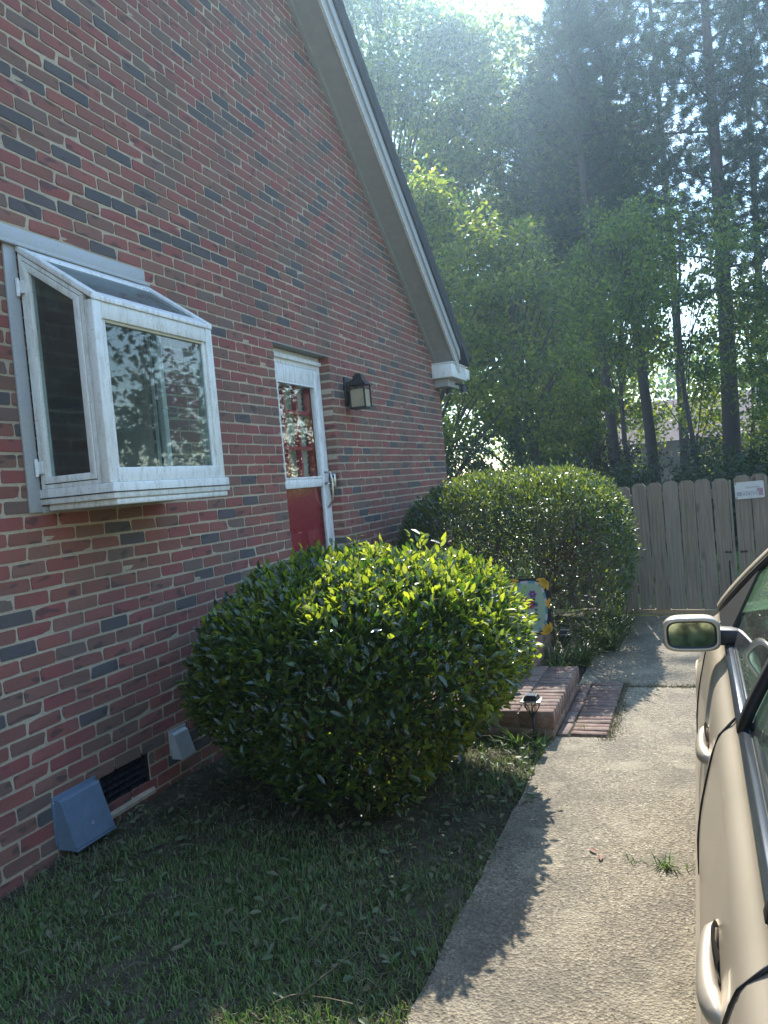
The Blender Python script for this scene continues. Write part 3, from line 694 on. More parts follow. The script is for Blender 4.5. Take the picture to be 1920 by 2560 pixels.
for cx_, cz_, a0 in ((FX1-.006, FZ1-.006, 180), (FX1-.006, FZ0+.006, 90), (FX0+.006, FZ1-.006, 270), (FX0+.006, FZ0+.006, 0)):
    for k in range(5): petal(cx_, cz_, R(a0+5+k*20), .085, .022, 'fyel')
for k in range(5): petal(FX1-.002, fcz+.02, R(100+k*38), .04, .016, 'fyel')
for x, z, mt, L in ((fcx+.03, fcz+.09, 'fpur', .03), (fcx+.005, fcz+.02, 'fred', .04), (fcx+.045, fcz+.015, 'fpur', .02), (fcx+.015, fcz-.05, 'fpale', .03), (fcx-.04, fcz+.05, 'fred', .035)):
    for k in range(6): petal(x, z, k*1.05, L, L*.7, mt, -.0045)
for k in range(8): petal(fcx+.045+.012*math.sin(k), fcz-.1+k*.022, R(20+k*75), .028, .014, 'fdk', -.0052, 'leaf')
m = MB().tube([(FX1+.008, FY+.01, -.1), (FX1+.008, FY+.01, FZ1+.012), (FX0-.01, FY+.01, FZ1+.012)], .004, 6); m.build('stand', 'black', gf, True)

# ------------------------------------------------------------------ gate and fence
FA, FB = Vector((1.3, 3.40, 0)), Vector((3.9, 2.62, 0))
FA = Vector((1.2, 3.30, 0)); FB = Vector((4.4, 2.72, 0)); fd_ = (FB-FA).normalized(); fn = Vector((-fd_.y, fd_.x, 0))
ang = math.atan2(fd_.y, fd_.x)
pk_shared = {}
def picket(parent, s, wd, h, zb=.055, shape=None):
    m = MB(); c = min(.03, wd*.36); hw = wd/2
    m.prism([(-hw, 0, 0), (hw, 0, 0), (hw, 0, h-c), (hw-c, 0, h), (-hw+c, 0, h), (-hw, 0, h-c)], (0, .018, 0))
    o = m.build('picket', 'wood'); p = FA+fd_*s; o.location = (p.x, p.y, zb+random.uniform(-.006, .006)); o.rotation_euler = (random.uniform(-.006, .006), random.uniform(-.006, .006), ang)
    o.parent = parent; return o
def rail(parent, s0, s1, z, nm='rail'):
    m = MB().box(0, s1-s0, .02, .058, 0, .088); o = m.build(nm, 'wood', bevel=.003, seg=1); p = FA+fd_*s0; o.location = (p.x, p.y, z); o.rotation_euler = (0, 0, ang); o.parent = parent
def leafgate(name, label, s0, s1, hs, extra=()):
    t = thing(name, label, 'gate', (0, 0, 0))
    s = s0
    while s < s1-.03:
        wd = .137+random.uniform(-.004, .003); wd = min(wd, s1-s)
        picket(t, s+wd/2, wd, hs+random.uniform(-.008, .008)); s += wd+random.uniform(.010, .018)
    for z in (.21, .70, 1.10): rail(t, s0+.01, s1-.01, z)
    return t
SEAM = 1.85
gl_ = leafgate('fence_gate', 'left leaf of the weathered dog eared picket gate behind the bush', -.1, SEAM, 1.235)
gr_ = leafgate('fence_gate', 'right leaf of the weathered picket gate with the faded sign', SEAM+.035, 3.3, 1.255)
for t, s, w_ in ((gl_, SEAM-.004, .018), (gl_, SEAM-.07, .05)): picket(t, s+.004, w_, 1.215, .055)
for t, s in ((gl_, SEAM-.05), (gr_, SEAM+.085)):
    p = FA+fd_*s; m = MB().tube([(-.03, -.008, 0), (.03, -.008, 0)], .005, 6); m.box(-.022, -.012, -.006, -.001, -.012, .012); m.box(.012, .022, -.006, -.001, -.012, .012)
    o = m.build('latch', 'black', t); o.matrix_world = Matrix.Translation((p.x, p.y, .60)) @ Matrix.Rotation(ang, 4, 'Z')
p = FA+fd_*(SEAM-.045); o = MB().tube([(0, -.008, 0), (0, -.008, -.42)], .006, 6).build('drop_rod', 'black', gl_); o.matrix_world = Matrix.Translation((p.x, p.y, .52)) @ Matrix.Rotation(ang, 4, 'Z')
# faded sign
SG = FA+fd_*2.02
sg = thing('warning_sign', 'faded white plate with the ghost of red lettering screwed to the gate', 'sign', (SG.x, SG.y, 1.15))
MTs = Matrix.Translation((SG.x-fn.x*.012, SG.y-fn.y*.012, 1.165)) @ Matrix.Rotation(ang, 4, 'Z') @ Matrix.Rotation(R(-1.2), 4, 'Y')
def onsign(o): put(o, sg); o.matrix_basis = MTs; return o
sw, sh = .248, .156
pts = [(sx*(sw/2-.014)+.014*math.cos(a), -.004, sz*(sh/2-.014)+.014*math.sin(a)) for sx, sz, a0 in ((1, 1, 0), (-1, 1, 90), (-1, -1, 180), (1, -1, 270)) for a in [R(a0+q*22.5) for q in range(5)]]
pl = MB().prism(pts, (0, .003, 0)).build('plate', simple('faded_plate', (.60, .60, .57), .5, var=.1, scale=30)); onsign(pl)
MT['ghost'] = simple('faded_red_print', (.42, .25, .27), .7, var=.25, scale=50); MT['ghost2'] = simple('faded_grey_print', (.26, .26, .27), .7, var=.3, scale=60); MT['ghost3'] = simple('pale_letter', (.60, .61, .60), .6)
onsign(MB().box(.062, .112, -.0052, -.0045, -.055, .012).build('print_patch', 'ghost'))
onsign(MB().box(-.112, .061, -.0050, -.0044, -.050, -.012).build('print_patch', simple('washed_print', (.36, .36, .37), .6, var=.25, scale=70)))
def text(s, x, z, size, mat, yv, nm='lettering'):
    cu_ = bpy.data.curves.new(nm, 'FONT'); cu_.body = s; cu_.size = size; cu_.extrude = .0003; cu_.align_x = 'CENTER'; cu_.offset = .0012
    o = bpy.data.objects.new(nm, cu_); col.objects.link(o); dg = bpy.context.evaluated_depsgraph_get(); me = bpy.data.meshes.new_from_object(o.evaluated_get(dg)); bpy.data.objects.remove(o)
    me.transform(Matrix.Translation((x, yv, z)) @ Matrix.Rotation(R(90), 4, 'X')); me.materials.append(MT[mat]); o = bpy.data.objects.new(nm, me); col.objects.link(o); return o
onsign(text('DOGS', .005, -.052, .052, 'ghost3', -.0056))
for i in range(7): x = -.03+i*.017; onsign(MB().prism([(x, -.0048, .032), (x+.008, -.0048, .012), (x+.016, -.0048, .032), (x+.012, -.0048, .032), (x+.008, -.0048, .02), (x+.004, -.0048, .032)], (0, .0006, 0)).build('print_mark', 'ghost2'))
for x, z in ((-.112, .064), (-.112, -.064)): onsign(MB().lathe([(0, -.008), (.005, -.007), (.006, -.004)], (x, 0, z), 10, 'y').build('screw', 'black'))
# timber at the foot of the gate, in paler browns than the pickets
tb = MB().box(0, 1.55, .03, .12, .0, .05).build('timber_sill', 'wood2', bevel=.006); p = FA+fd_*.35; tb.location = (p.x, p.y, .002); tb.rotation_euler = (0, R(.3), ang); tag(tb, 'pale timber lying along the foot of the gate', 'timber')

# ------------------------------------------------------------------ car
car = thing('parked_car', 'champagne sedan parked on the driveway with its side mirror out', 'car', (3.53, -3.2, 0))
CX = 3.53
WY = (-1.62, -4.22); WR = .31
base = [(.17, .78), (.22, .825), (.34, .843), (.48, .850), (.57, .848), (.66, .836), (.74, .818), (.80, .803), (.85, .790), (.876, .776), (.890, .758), (.900, .744), (.925, .739)]
def halfw(y):                                            # plan taper
    t = max(0, (y+1.75)/.85); r_ = max(0, (-4.3-y)/.95)
    return 1-.17*min(1, t)**2.2-.10*min(1, r_)**2.2
def toph(y):                                             # deck height factor front and rear
    if y > -1.95: u = min(1, (y+1.95)/1.03); return 1-.10*u-.20*u**3
    if y < -4.75: u = min(1, (-4.75-y)/.6); return 1+.03*u-.12*u**3
    return 1
stn = [-.92, -.96, -1.05, -1.18, -1.27, -1.33, -1.4, -1.5, -1.62, -1.74, -1.84, -1.92, -1.98, -2.1, -2.4, -2.8, -3.2, -3.6, -3.8, -3.9, -3.97, -4.05, -4.22, -4.39, -4.47, -4.54, -4.64, -4.8, -5.0, -5.2, -5.3, -5.36]
def sect(y):
    s_ = halfw(y); th = toph(y); pr = []
    zmin = .17
    for wy in WY:
        d = abs(y-wy)
        if d < .375: zmin = max(zmin, .30+math.sqrt(max(0, .375**2-d*d)))
    nose = 1
    if y > -1.0: nose = .93
    if y < -5.25: nose = .95
    for z, w_ in base:
        zz = z if z < .5 else .5+(z-.5)*th**2 if th < 1 else .5+(z-.5)*(1+(th-1))
        if zz < zmin: zz = zmin
        pr.append((w_*s_*nose, zz))
    return pr
def skin(m, side, y_list):
    i0 = len(m.v); nB = len(base)
    for y in y_list:
        for w_, z in sect(y): m.v.append((CX-side*w_, y, z))
    for a in range(len(y_list)-1):
        for b in range(nB-1):
            i = i0+a*nB+b; m.f.append((i, i+1, i+1+nB, i+nB))
m = MB()
for sd_ in (1, -1): skin(m, sd_, stn)
body = m.build('body', 'carpaint', car, True)
sub = body.modifiers.new('sub', 'SUBSURF'); sub.levels = 1; sub.render_levels = 1
# hood, trunk, bumpers ends
def deck(name, ys_, crown):
    m = MB(); n = 9
    for y in ys_:
        w_, z = sect(y)[-1]
        for k in range(n):
            u = -1+2*k/(n-1); m.v.append((CX+u*w_*.999, y, z+crown*(1-u*u)+.002))
    for a in range(len(ys_)-1):
        for b in range(n-1): i = a*n+b; m.f.append((i, i+1, i+1+n, i+n))
    return m.build(name, 'carpaint', car, True)
deck('hood', [y for y in stn if y >= -1.98], .055); deck('trunk_lid', [y for y in stn if y <= -4.64], .04)
for nm, y, dy in (('front_bumper', -.92, .05), ('rear_bumper', -5.36, -.05)):
    m = MB(); P_ = sect(y); n = len(P_)
    for w_, z in P_:
        for u in (-1, -.9, -.5, 0, .5, .9, 1): m.v.append((CX+u*w_, y+dy*(1-u*u), z))
    for a in range(n-1):
        for b in range(6): i = a*7+b; m.f.append((i, i+1, i+8, i+7))
    m.build(nm, 'carpaint', car, True)
for s in (-1, 1):
    MB().lathe([(0, .0), (.05, .0), (.09, -.02), (.1, -.05)], (CX+s*.52, -.86, .62), 16, 'y').build('headlight', 'bglass', car, True)
    MB().box(CX+s*.5-.14, CX+s*.5+.14, -5.385, -5.33, .68, .8).build('tail_light', simple('tail_lens', (.4, .02, .02), .2), car, bevel=.02)
MB().box(CX-.78, CX+.78, -5.25, -1.0, .15, .20).build('underbody', 'rub', car)
for wy in WY:
    for s in (-1, 1):
        x = CX+s*.735
        tw_ = MB().lathe([(.17, -.09), (.27, -.1), (.305, -.08), (WR, 0), (.305, .08), (.27, .1), (.17, .09), (.17, -.09)], (x, wy, WR), 28, 'x').build('wheel', 'tread', car, True)
        MB().lathe([(0, s*.06), (.05, s*.07), (.1, s*.045), (.16, s*.06), (.185, s*.085), (.17, 0)], (x, wy, WR), 20, 'x').build('rim', 'chrome', tw_, True)
        MB().box(CX+s*.52-.02, CX+s*.52+.02, wy-.4, wy+.4, .2, .72).build('wheel_well', 'rub', car)
# greenhouse
def gp(y, u): 
    # u 0 belt .. 1 roof rail
    return (CX-(.735-.20*u**1.15), y, .925+.385*u-.02*u*u)
Ab, At, Bb, Bt, Db, Cb, Ct = -1.78, -2.66, -3.30, -3.36, -4.05, -4.72, -4.18
def lerp(a, b, u): return a+(b-a)*u
def panel(m, y0b, y0t, y1b, y1t, sgn, n=8, inset=0, u0=0., u1=1.):
    i0 = len(m.v)
    for k in range(n+1):
        u = u0+(u1-u0)*k/n
        for yb, yt in ((y0b, y0t), (y1b, y1t)):
            x, y, z = gp(lerp(yb, yt, u), u); x = CX+(x-CX+inset)*(1 if sgn > 0 else -1); m.v.append((x, y, z))
    for k in range(n): i = i0+k*2; m.f.append((i, i+1, i+3, i+2))
for s in (1, -1):
    sgn = s
    for q in ((Ab+.02, At+.02, Ab-.085, At-.055), (Cb, Ct-.05, Cb+.20, Ct+.16)):
        m = MB(); panel(m, *q, sgn); pil = m.build('pillar', 'carpaint', car, True); so_ = pil.modifiers.new('t', 'SOLIDIFY'); so_.thickness = .03; so_.offset = 0
    m = MB(); panel(m, Ab-.085, At-.055, Ab-.12, At-.085, sgn, 8, -.004); panel(m, Bb+.02, Bt+.02, Bb-.03, Bt-.03, sgn, 8, -.003); panel(m, Db+.012, Ct+.18, Db-.02, Ct+.15, sgn, 8, -.004)
    panel(m, Ab-.1, At-.06, Cb+.22, Ct+.14, sgn, 1, -.004, .93, 1.0)
    wf = m.build('window_frame', 'rub', car, True); so_ = wf.modifiers.new('t', 'SOLIDIFY'); so_.thickness = .02; so_.offset = 0
    m = MB(); panel(m, Ab-.115, At-.08, Bb+.02, Bt+.02, sgn, 8, .010); m.build('front_window', 'carglass', car, True)
    m = MB(); panel(m, Bb-.03, Bt-.03, Db+.01, Ct+.17, sgn, 8, .010); m.build('rear_window', 'carglass', car, True)
    m = MB(); panel(m, Db-.02, Ct+.15, Cb+.19, Ct+.14, sgn, 8, .010); m.build('quarter_window', 'carglass', car, True)
    # belt: inner sill and moulding
    xb = lambda w_: CX-sgn*w_
    m = MB(); m.prism([(xb(.739), -1.95, .924), (xb(.733), -1.95, .934), (xb(.712), -1.95, .938), (xb(.66), -1.95, .925), (xb(.66), -1.95, .90), (xb(.735), -1.95, .90)], (0, -2.75, 0)); m.build('window_sill', 'seat', car)
    m = MB()
    for a, b in ((-1.99, Bb-.03), (Bb-.036, -4.5)): m.prism([(xb(.7455), a, .918), (xb(.745), a, .930), (xb(.735), a, .9385), (xb(.722), a, .940), (xb(.724), a, .92)], (0, b-a, 0))
    m.build('belt_moulding', simple('belt_trim', (.10, .115, .14), .22, .7), car, bevel=.002)
    m = MB(); m.prism([(xb(.7215), -1.97, .936), (xb(.712), -1.97, .944), (xb(.705), -1.97, .94)], (0, -2.55, 0)); m.build('weather_strip', 'rub', car)
    # seams
    def seam(yf, z0, z1, nm='door_seam'):
        pts = []
        for k in range(15):
            z = lerp(z0, z1, k/14)
            ws = np.interp(z, [b[0] for b in base], [b[1] for b in base]); pts.append((CX-sgn*(ws+.0005), yf(z), z))
        MB().tube(pts, .0035, 5).build(nm, 'rub', car, True)
    seam(lambda z: -3.17+.10*max(0, (.9-z))/.3*.9 if z > .6 else -3.08-.0*z, .25, .915)
    seam(lambda z: -2.02-.10*(1-z), .25, .915)
    seam(lambda z: -4.12+.30*max(0, .9-z)**1.1/.35*.6, .55, .91)
    # side rubbing strip
    m = MB().prism([(CX-sgn*.849, -2.05, .44), (CX-sgn*.860, -2.05, .452), (CX-sgn*.860, -2.05, .485), (CX-sgn*.8505, -2.05, .497)], (0, -1.75, 0)).build('rub_strip', 'carpaint', car)
    # handles
    for hy in (-2.95, -3.93):
        zc = .775; xw = float(np.interp(zc, [b[0] for b in base], [b[1] for b in base]))
        h = MB(); nn = 12
        pts = [(CX-sgn*(xw+.020*math.sin(math.pi*min(1, max(0, u)))**.45-.004), hy+.115-.23*u, zc+.004-.010*u) for u in [k/nn for k in range(nn+1)]]
        rads = [(.008, .010), (.013, .014), (.014, .017), (.014, .018), (.014, .018), (.014, .018), (.014, .018), (.015, .019), (.016, .020), (.017, .020), (.016, .018), (.013, .014), (.006, .008)]
        for (px_, py_, pz_), (ra, rb) in zip(pts, rads):
            for j in range(10): a_ = 2*math.pi*j/10; h.v.append((px_+ra*math.cos(a_)-sgn*.35*rb*math.sin(a_)*-1*.3, py_, pz_+rb*math.sin(a_)))
        for a_ in range(nn):
            for j in range(10): h.f.append((a_*10+j, a_*10+(j+1) % 10, (a_+1)*10+(j+1) % 10, (a_+1)*10+j))
        h.f += [tuple(range(10)), tuple(range(nn*10, nn*10+10))]
        hd = h.build('door_handle', 'carpaint', car, True)
        rc = MB().lathe([(0, 0), (.5, .006), (.9, .004), (1, 0)], (0, 0, 0), 18, 'x').build('handle_recess', 'rub', hd, True)
        rc.matrix_parent_inverse = Matrix(); rc.location = (CX-sgn*(xw-.004), hy+.02, zc+.012); rc.scale = (-sgn*1.0, .075, .034); rc.parent = hd; rc.rotation_euler = (0, sgn*R(-14), 0)
# roof, glass ends
m = MB(); n = 9
ys_ = [At+.03, At-.1, -3.1, -3.5, -3.9, Ct-.05]; cz = [1.31, 1.34, 1.365, 1.365, 1.35, 1.31]
for y, z in zip(ys_, cz):
    for k in range(n):
        u = -1+2*k/(n-1); m.v.append((CX+u*.537, y, 1.29+(z+.02-1.29)*(1-u**4)))
for a in range(len(ys_)-1):
    for b in range(n-1): i = a*n+b; m.f.append((i, i+1, i+1+n, i+n))
m.build('roof', 'carpaint', car, True)
for nm, yb, yt in (('windscreen', Ab+.02, At+.03), ('rear_screen', Cb, Ct-.05)):
    m = MB()
    for u in (0, .33, .66, 1):
        wb = .735-.20*u**1.15-.01
        for k in range(9): q = -1+2*k/8; m.v.append((CX+q*wb, lerp(yb, yt, u)+(.10*(1-q*q)*(1-u*.5) if yb > -3 else -.06*(1-q*q)), .925+.365*u+.035*u*(1-q*q)))
    for a in range(3):
        for b in range(8): i = a*9+b; m.f.append((i, i+1, i+10, i+9))
    m.build(nm, 'carglass', car, True)
# interior
MB().box(CX-.62, CX+.62, -2.2, -1.95, .55, .92).build('dashboard', 'rub', car, bevel=.04)
MB().box(CX-.66, CX+.66, -4.7, -2.0, .24, .30).build('cabin_floor', 'rub', car)
for x in (-.36, .36):
    s_ = MB().box(CX+x-.24, CX+x+.24, -3.2, -2.7, .38, .52).build('front_seat', 'seat', car, bevel=.05)
    MB().box(CX+x-.23, CX+x+.23, -3.42, -3.28, .5, 1.08, Matrix.Rotation(R(-14), 3, 'X').inverted(), (CX+x, -3.3, .5)).build('backrest', 'seat', s_, bevel=.05)
    MB().box(CX+x-.13, CX+x+.13, -3.55, -3.46, 1.07, 1.24).build('headrest', 'seat', s_, bevel=.03)
MB().box(CX-.62, CX+.62, -4.4, -3.8, .38, .54).build('rear_bench', 'seat', car, bevel=.05)
MB().box(CX-.62, CX+.62, -4.6, -4.42, .5, 1.02).build('rear_backrest', 'seat', car, bevel=.05)
w_ = MB(); pts = [(CX-.36+.18*math.cos(a), -2.42+.07*math.sin(a), .88+.17*math.sin(a)) for a in [2*math.pi*k/24 for k in range(25)]]
w_.tube(pts, .014, 6, False); w_.tube([(CX-.54, -2.42, .88), (CX-.18, -2.42, .88)], .02, 6); w_.tube([(CX-.36, -2.42, .88), (CX-.36, -2.15, .8)], .03, 6); w_.build('steering_wheel', 'rub', car, True)
# mirrors
for s in (-1, 1):
    bx = CX+s*(CX-2.694); yc = -2.55
    def sup(rx, rz_, y, n=28, k=4.2, dz=0): return [(bx+rx*math.copysign(abs(math.cos(t))**(2/k), math.cos(t)), y, .975+dz+rz_*math.copysign(abs(math.sin(t))**(2/k), math.sin(t))+s*-.0*0) for t in [2*math.pi*i/n for i in range(n)]]
    rings = [sup(.072, .042, yc), sup(.079, .049, yc-.003), sup(.083, .053, yc+.008), sup(.083, .054, yc+.035), sup(.076, .050, yc+.075), sup(.060, .042, yc+.105), sup(.03, .024, yc+.125)]
    m = MB()
    for r_ in rings: m.v += r_
    for a in range(len(rings)-1):
        for b in range(28): m.f.append((a*28+b, a*28+(b+1) % 28, (a+1)*28+(b+1) % 28, (a+1)*28+b))
    m.f.append(tuple(range(6*28, 7*28)))
    mi = m.build('side_mirror', 'carpaint', car, True)
    m = MB(); m.v = sup(.073, .043, yc+.004)+sup(.066, .037, yc+.008); m.f = [(b, (b+1) % 28, 28+(b+1) % 28, 28+b) for b in range(28)]; m.build('mirror_rim', 'rub', mi)
    m = MB(); g_ = sup(.0665, .0375, yc+.007); m.v = [(x, y+.006+(z-.975)*.095, z) for x, y, z in g_]; m.f = [tuple(range(28))]; mg = m.build('mirror_glass', 'mirror', mi)
    xi = bx-s*.06; xo = bx-s*.16
    m = MB(); m.prism([(xi, yc+.03, .935), (xi, yc+.03, .985), (xi, yc+.10, .985), (xi, yc+.10, .935)], (xo-xi, -.01, -.004)); m.build('mirror_arm', 'rub', mi, bevel=.012)
    m = MB(); q3 = [gp(-1.93, .0), gp(-2.47, .0), gp(-2.47, .6)]; m.prism([(CX-s*(x-CX) if s > 0 else x, y, z+.004) for x, y, z in q3], (s*.010, 0, 0)); m.build('sail_panel', 'rub', car)

# ------------------------------------------------------------------ bushes
def bush(name, label, cx, cy, ax, ay, h, base_s, n, L, W, mat, tm, p=3.0, topk=.45, lump=.05, nleaf=0, parts_mat=None, trunks=5, seed=1, deep=.07, lowp=.9, front_s=.5, dome=3.0, shoots=0):
    global rng
    rg = np.random.default_rng(seed)
    t = thing(name, label, 'bush', (cx, cy, 0))
    def prof(z, th=None):
        bs = base_s if th is None else base_s+(front_s-base_s)*np.clip(-np.sin(th), 0, 1)**2
        u = np.clip((z/h-topk)/(1-topk), 0, 1); low = np.clip(z/h/topk, 0, 1)
        return np.where(z/h > topk, (1-u**dome)**(1/2.4), bs+(1-bs)*np.sin(low*math.pi/2)**lowp)
    def rad(th): return (np.abs(np.cos(th)/ax)**p+np.abs(np.sin(th)/ay)**p)**(-1/p)
    k = int(n*1.0); kt = int(k*.42)
    # sides
    th = rg.uniform(0, 2*math.pi, k-kt); z = h*(.02+.93*rg.beta(1.5, 1.05, k-kt)); r = rad(th)*prof(z, th)
    lumpf = lambda x, y, z: lump*(np.sin(x*7.3+z*3)*.5+np.sin(y*6.1-z*5.2+1)*.5+np.sin(x*15+y*13+z*11)*.4)
    x, y = r*np.cos(th), r*np.sin(th)
    Ns = np.stack([np.cos(th)/ax, np.sin(th)/ay, .25*np.ones_like(th)+1.2*(z/h > .8)], -1)
    Ps = np.stack([x, y, z], -1)
    # top
    th = rg.uniform(0, 2*math.pi, kt); f = np.sqrt(rg.uniform(0, 1, kt)); r = rad(th)*f
    zt = h*(topk+(1-topk)*(1-f**2.4)**(1/dome)); Pt = np.stack([r*np.cos(th), r*np.sin(th), zt], -1)
    Nt = np.stack([np.cos(th)*f**3*.9, np.sin(th)*f**3*.9, np.ones_like(th)], -1)
    P = np.concatenate([Ps, Pt]); Nn = unit(np.concatenate([Ns, Nt]))
    d = rg.exponential(deep, len(P))-.03; d = np.where(rg.random(len(P)) < .04, -rg.uniform(.02, .07, len(P)), d)
    P = P-Nn*d[:, None]+Nn*lumpf(P[:, 0], P[:, 1], P[:, 2])[:, None]+rg.normal(size=P.shape)*.012
    ok = P[:, 2] > .015; P, Nn = P[ok], Nn[ok]
    P += np.array([cx, cy, 0])
    A = unit(Nn*.75+rg.normal(size=P.shape)*.55+np.array([0, 0, .28])); ND = unit(Nn*.55+np.array([0, 0, .7])+rg.normal(size=P.shape)*.33)
    if shoots:                                              # stray shoots past the clipped surface
        si = rg.choice(len(P), shoots, replace=False); k6 = 7; d6 = unit(Nn[si]+np.array([0, 0, .5])+rg.normal(size=(shoots, 3))*.35)
        u6 = np.tile(np.linspace(.2, 1, k6), shoots); L6 = np.repeat(rg.uniform(.06, .15, shoots), k6)
        P6 = np.repeat(P[si], k6, 0)+np.repeat(d6, k6, 0)*(u6*L6)[:, None]; A6 = np.repeat(d6, k6, 0)*.8+rg.normal(size=P6.shape)*.55
        P = np.concatenate([P, P6]); A = np.concatenate([A, unit(A6)]); Nn = np.concatenate([Nn, np.repeat(Nn[si], k6, 0)]); ND = np.concatenate([ND, unit(np.repeat(d6, k6, 0)*.5+rg.normal(size=P6.shape)*.6+np.array([0, 0, .4]))]); d = np.concatenate([d[ok], np.ones(len(P6))]); ok = np.ones(len(P), bool)
    sz = rg.uniform(.5, 1.25, len(P))
    crown = None
    if nleaf:
        view = np.array([2.7423, -5.1392, 1.5154])-P; vd = np.linalg.norm(view, axis=1); s_ = sz*np.abs(np.sum(unit(ND)*unit(view), -1))*(np.sum(Nn*unit(view), -1) > .15)*(d[ok] < .0)
        top = np.argsort(-s_)[:nleaf]; keep = np.ones(len(P), bool); keep[top] = False
    else: keep = np.ones(len(P), bool); top = []
    V, F = scatter(tm, P[keep], A[keep], ND[keep], L*sz[keep], W*sz[keep]*rg.uniform(.8, 1.15, keep.sum()))
    crown = raw('foliage', V, F, mat, t); kind(crown, 'stuff')
    if nleaf:
        lm = []
        for q in range(4):
            V, F = scatter(tm, np.zeros((1, 3)), np.array([[1., 0, 0]]), np.array([[0, 0, 1.]]), L, W*rg.uniform(.85, 1.15)); V = V+rg.normal(size=V.shape)*.0012
            o = raw('leaf', V, F, parts_mat or mat); lm.append(o.data); bpy.data.objects.remove(o)
        for j, i in enumerate(top):
            a = Vector(A[i]).normalized(); b = Vector(np.cross(ND[i], A[i])).normalized(); c = a.cross(b)
            o = bpy.data.objects.new('leaf', lm[j % 4]); col.objects.link(o); o.parent = t; o.matrix_parent_inverse = world(t).inverted()
            mm = Matrix((( a.x, b.x, c.x, P[i, 0]), (a.y, b.y, c.y, P[i, 1]), (a.z, b.z, c.z, P[i, 2]), (0, 0, 0, 1))); o.matrix_basis = mm @ Matrix.Scale(float(sz[i]), 4)
    # stems
    for q in range(trunks):
        a = q*2*math.pi/trunks+rg.uniform(-.4, .4); r0 = .10
        pts = [(cx+r0*math.cos(a), cy+r0*math.sin(a), -.03)]
        for u in (.25, .5, .75, .95):
            rr_ = u*min(ax, ay)*.75; pts.append((cx+(r0+rr_)*math.cos(a+rg.uniform(-.3, .3)), cy+(r0+rr_)*math.sin(a+rg.uniform(-.3, .3)), h*u*.85))
        MB().tube(pts, [.032, .026, .02, .014, .006], 7).build('stem', 'bark', t, True)
    m = MB()
    for q in range(110):
        a = rg.uniform(0, 6.28); u = rg.uniform(.2, .95); rr_ = rad(np.array([a]))[0]*.9; z = h*rg.uniform(.15, .85); ps = float(prof(np.array([z]))[0])
        p0 = Vector((cx+rr_*ps*.35*math.cos(a), cy+rr_*ps*.35*math.sin(a), z*.6)); p1 = Vector((cx+rr_*ps*.97*math.cos(a+.15), cy+rr_*ps*.97*math.sin(a+.15), z)); m.tube([p0, (p0+p1)/2+Vector(rg.normal(size=3)*.03), p1], [.006, .0045, .0025], 4, False)
    tw_ = m.build('twigs', 'bark', t); kind(tw_, 'stuff')
    return t
nb = bush('rounded_bush', 'large rounded glossy leaved bush in the foreground beside the brick step', 1.10, -1.35, .755, .80, 1.11, .26, 46000, .051, .024, 'holly', LEAF8, 2.9, .55, .04, 290, None, 6, 11, .06, 1.25, .70, 2.7, 110)
# extra stem leaning out at the foot and the dead leaves in the front face
MB().tube([(.93, -1.62, -.02), (1.0, -1.72, .10), (1.06, -1.75, .22)], [.024, .022, .018], 8).build('stem', 'bark', nb, True)
for k, (x, y, z) in enumerate(((.985, -2.01, .50), (1.06, -2.02, .515), (1.045, -2.02, .46), (1.12, -2.02, .49))):
    V, F = scatter(LEAF8, np.array([[x, y, z]]), np.array([[.1*(k-1.5), -.2, -1.]]), np.array([[.3, -1, .1]]), .062, .024)
    raw('dead_leaf', V, F, 'brownleaf', nb)
bush('clipped_bush', 'broad flat topped bush behind the step at the corner of the house', 1.20, 2.05, .96, 1.0, 1.49, .72, 46000, .042, .020, 'holly2', LEAF5, 3.4, .60, .035, 0, None, 6, 12, .06, .9, .72, 2.6, 60)

# ------------------------------------------------------------------ strap leaved plants at the foot of the far bush
def straps(label, x, y, n, L, seed):
    rg = np.random.default_rng(seed); a = rg.uniform(0, 6.28, n); til = rg.uniform(.25, 1.0, n)
    t = thing('strap_leaf_plant', label, 'plant', (x, y, 0), 'strap leaved plants')
    P = np.stack([x+rg.normal(size=n)*.03, y+rg.normal(size=n)*.03, np.zeros(n)], -1)
    A = unit(np.stack([np.cos(a)*til, np.sin(a)*til, np.ones(n)*1.0], -1)); out_ = np.stack([np.cos(a), np.sin(a), -.6*np.ones(n)], -1)
    V, F = scatter(STRAP, P, A, out_, L*rg.uniform(.6, 1.1, n), .009*rg.uniform(.8, 1.3, n), rg.uniform(.6, 1.8, n)); raw('blades', V, F, 'strap', t)
for i, (x, y, n, L, lb) in enumerate(((1.98, 1.55, 170, .46, 'large arching strap leaf clump spilling onto the driveway edge'), (1.83, 1.05, 110, .30, 'low strap leaf clump just behind the brick step'), (1.72, .72, 80, .30, 'small strap leaf clump between garden flag and step'),
                                      (2.03, 2.15, 120, .42, 'strap leaf clump nearest the picket gate'), (1.86, 1.42, 90, .34, 'strap leaf clump right of the shaded path light'), (1.6, .95, 70, .42, 'upright strap leaf clump behind the garden flag'))): straps(lb, x, y, n, L, 40+i)
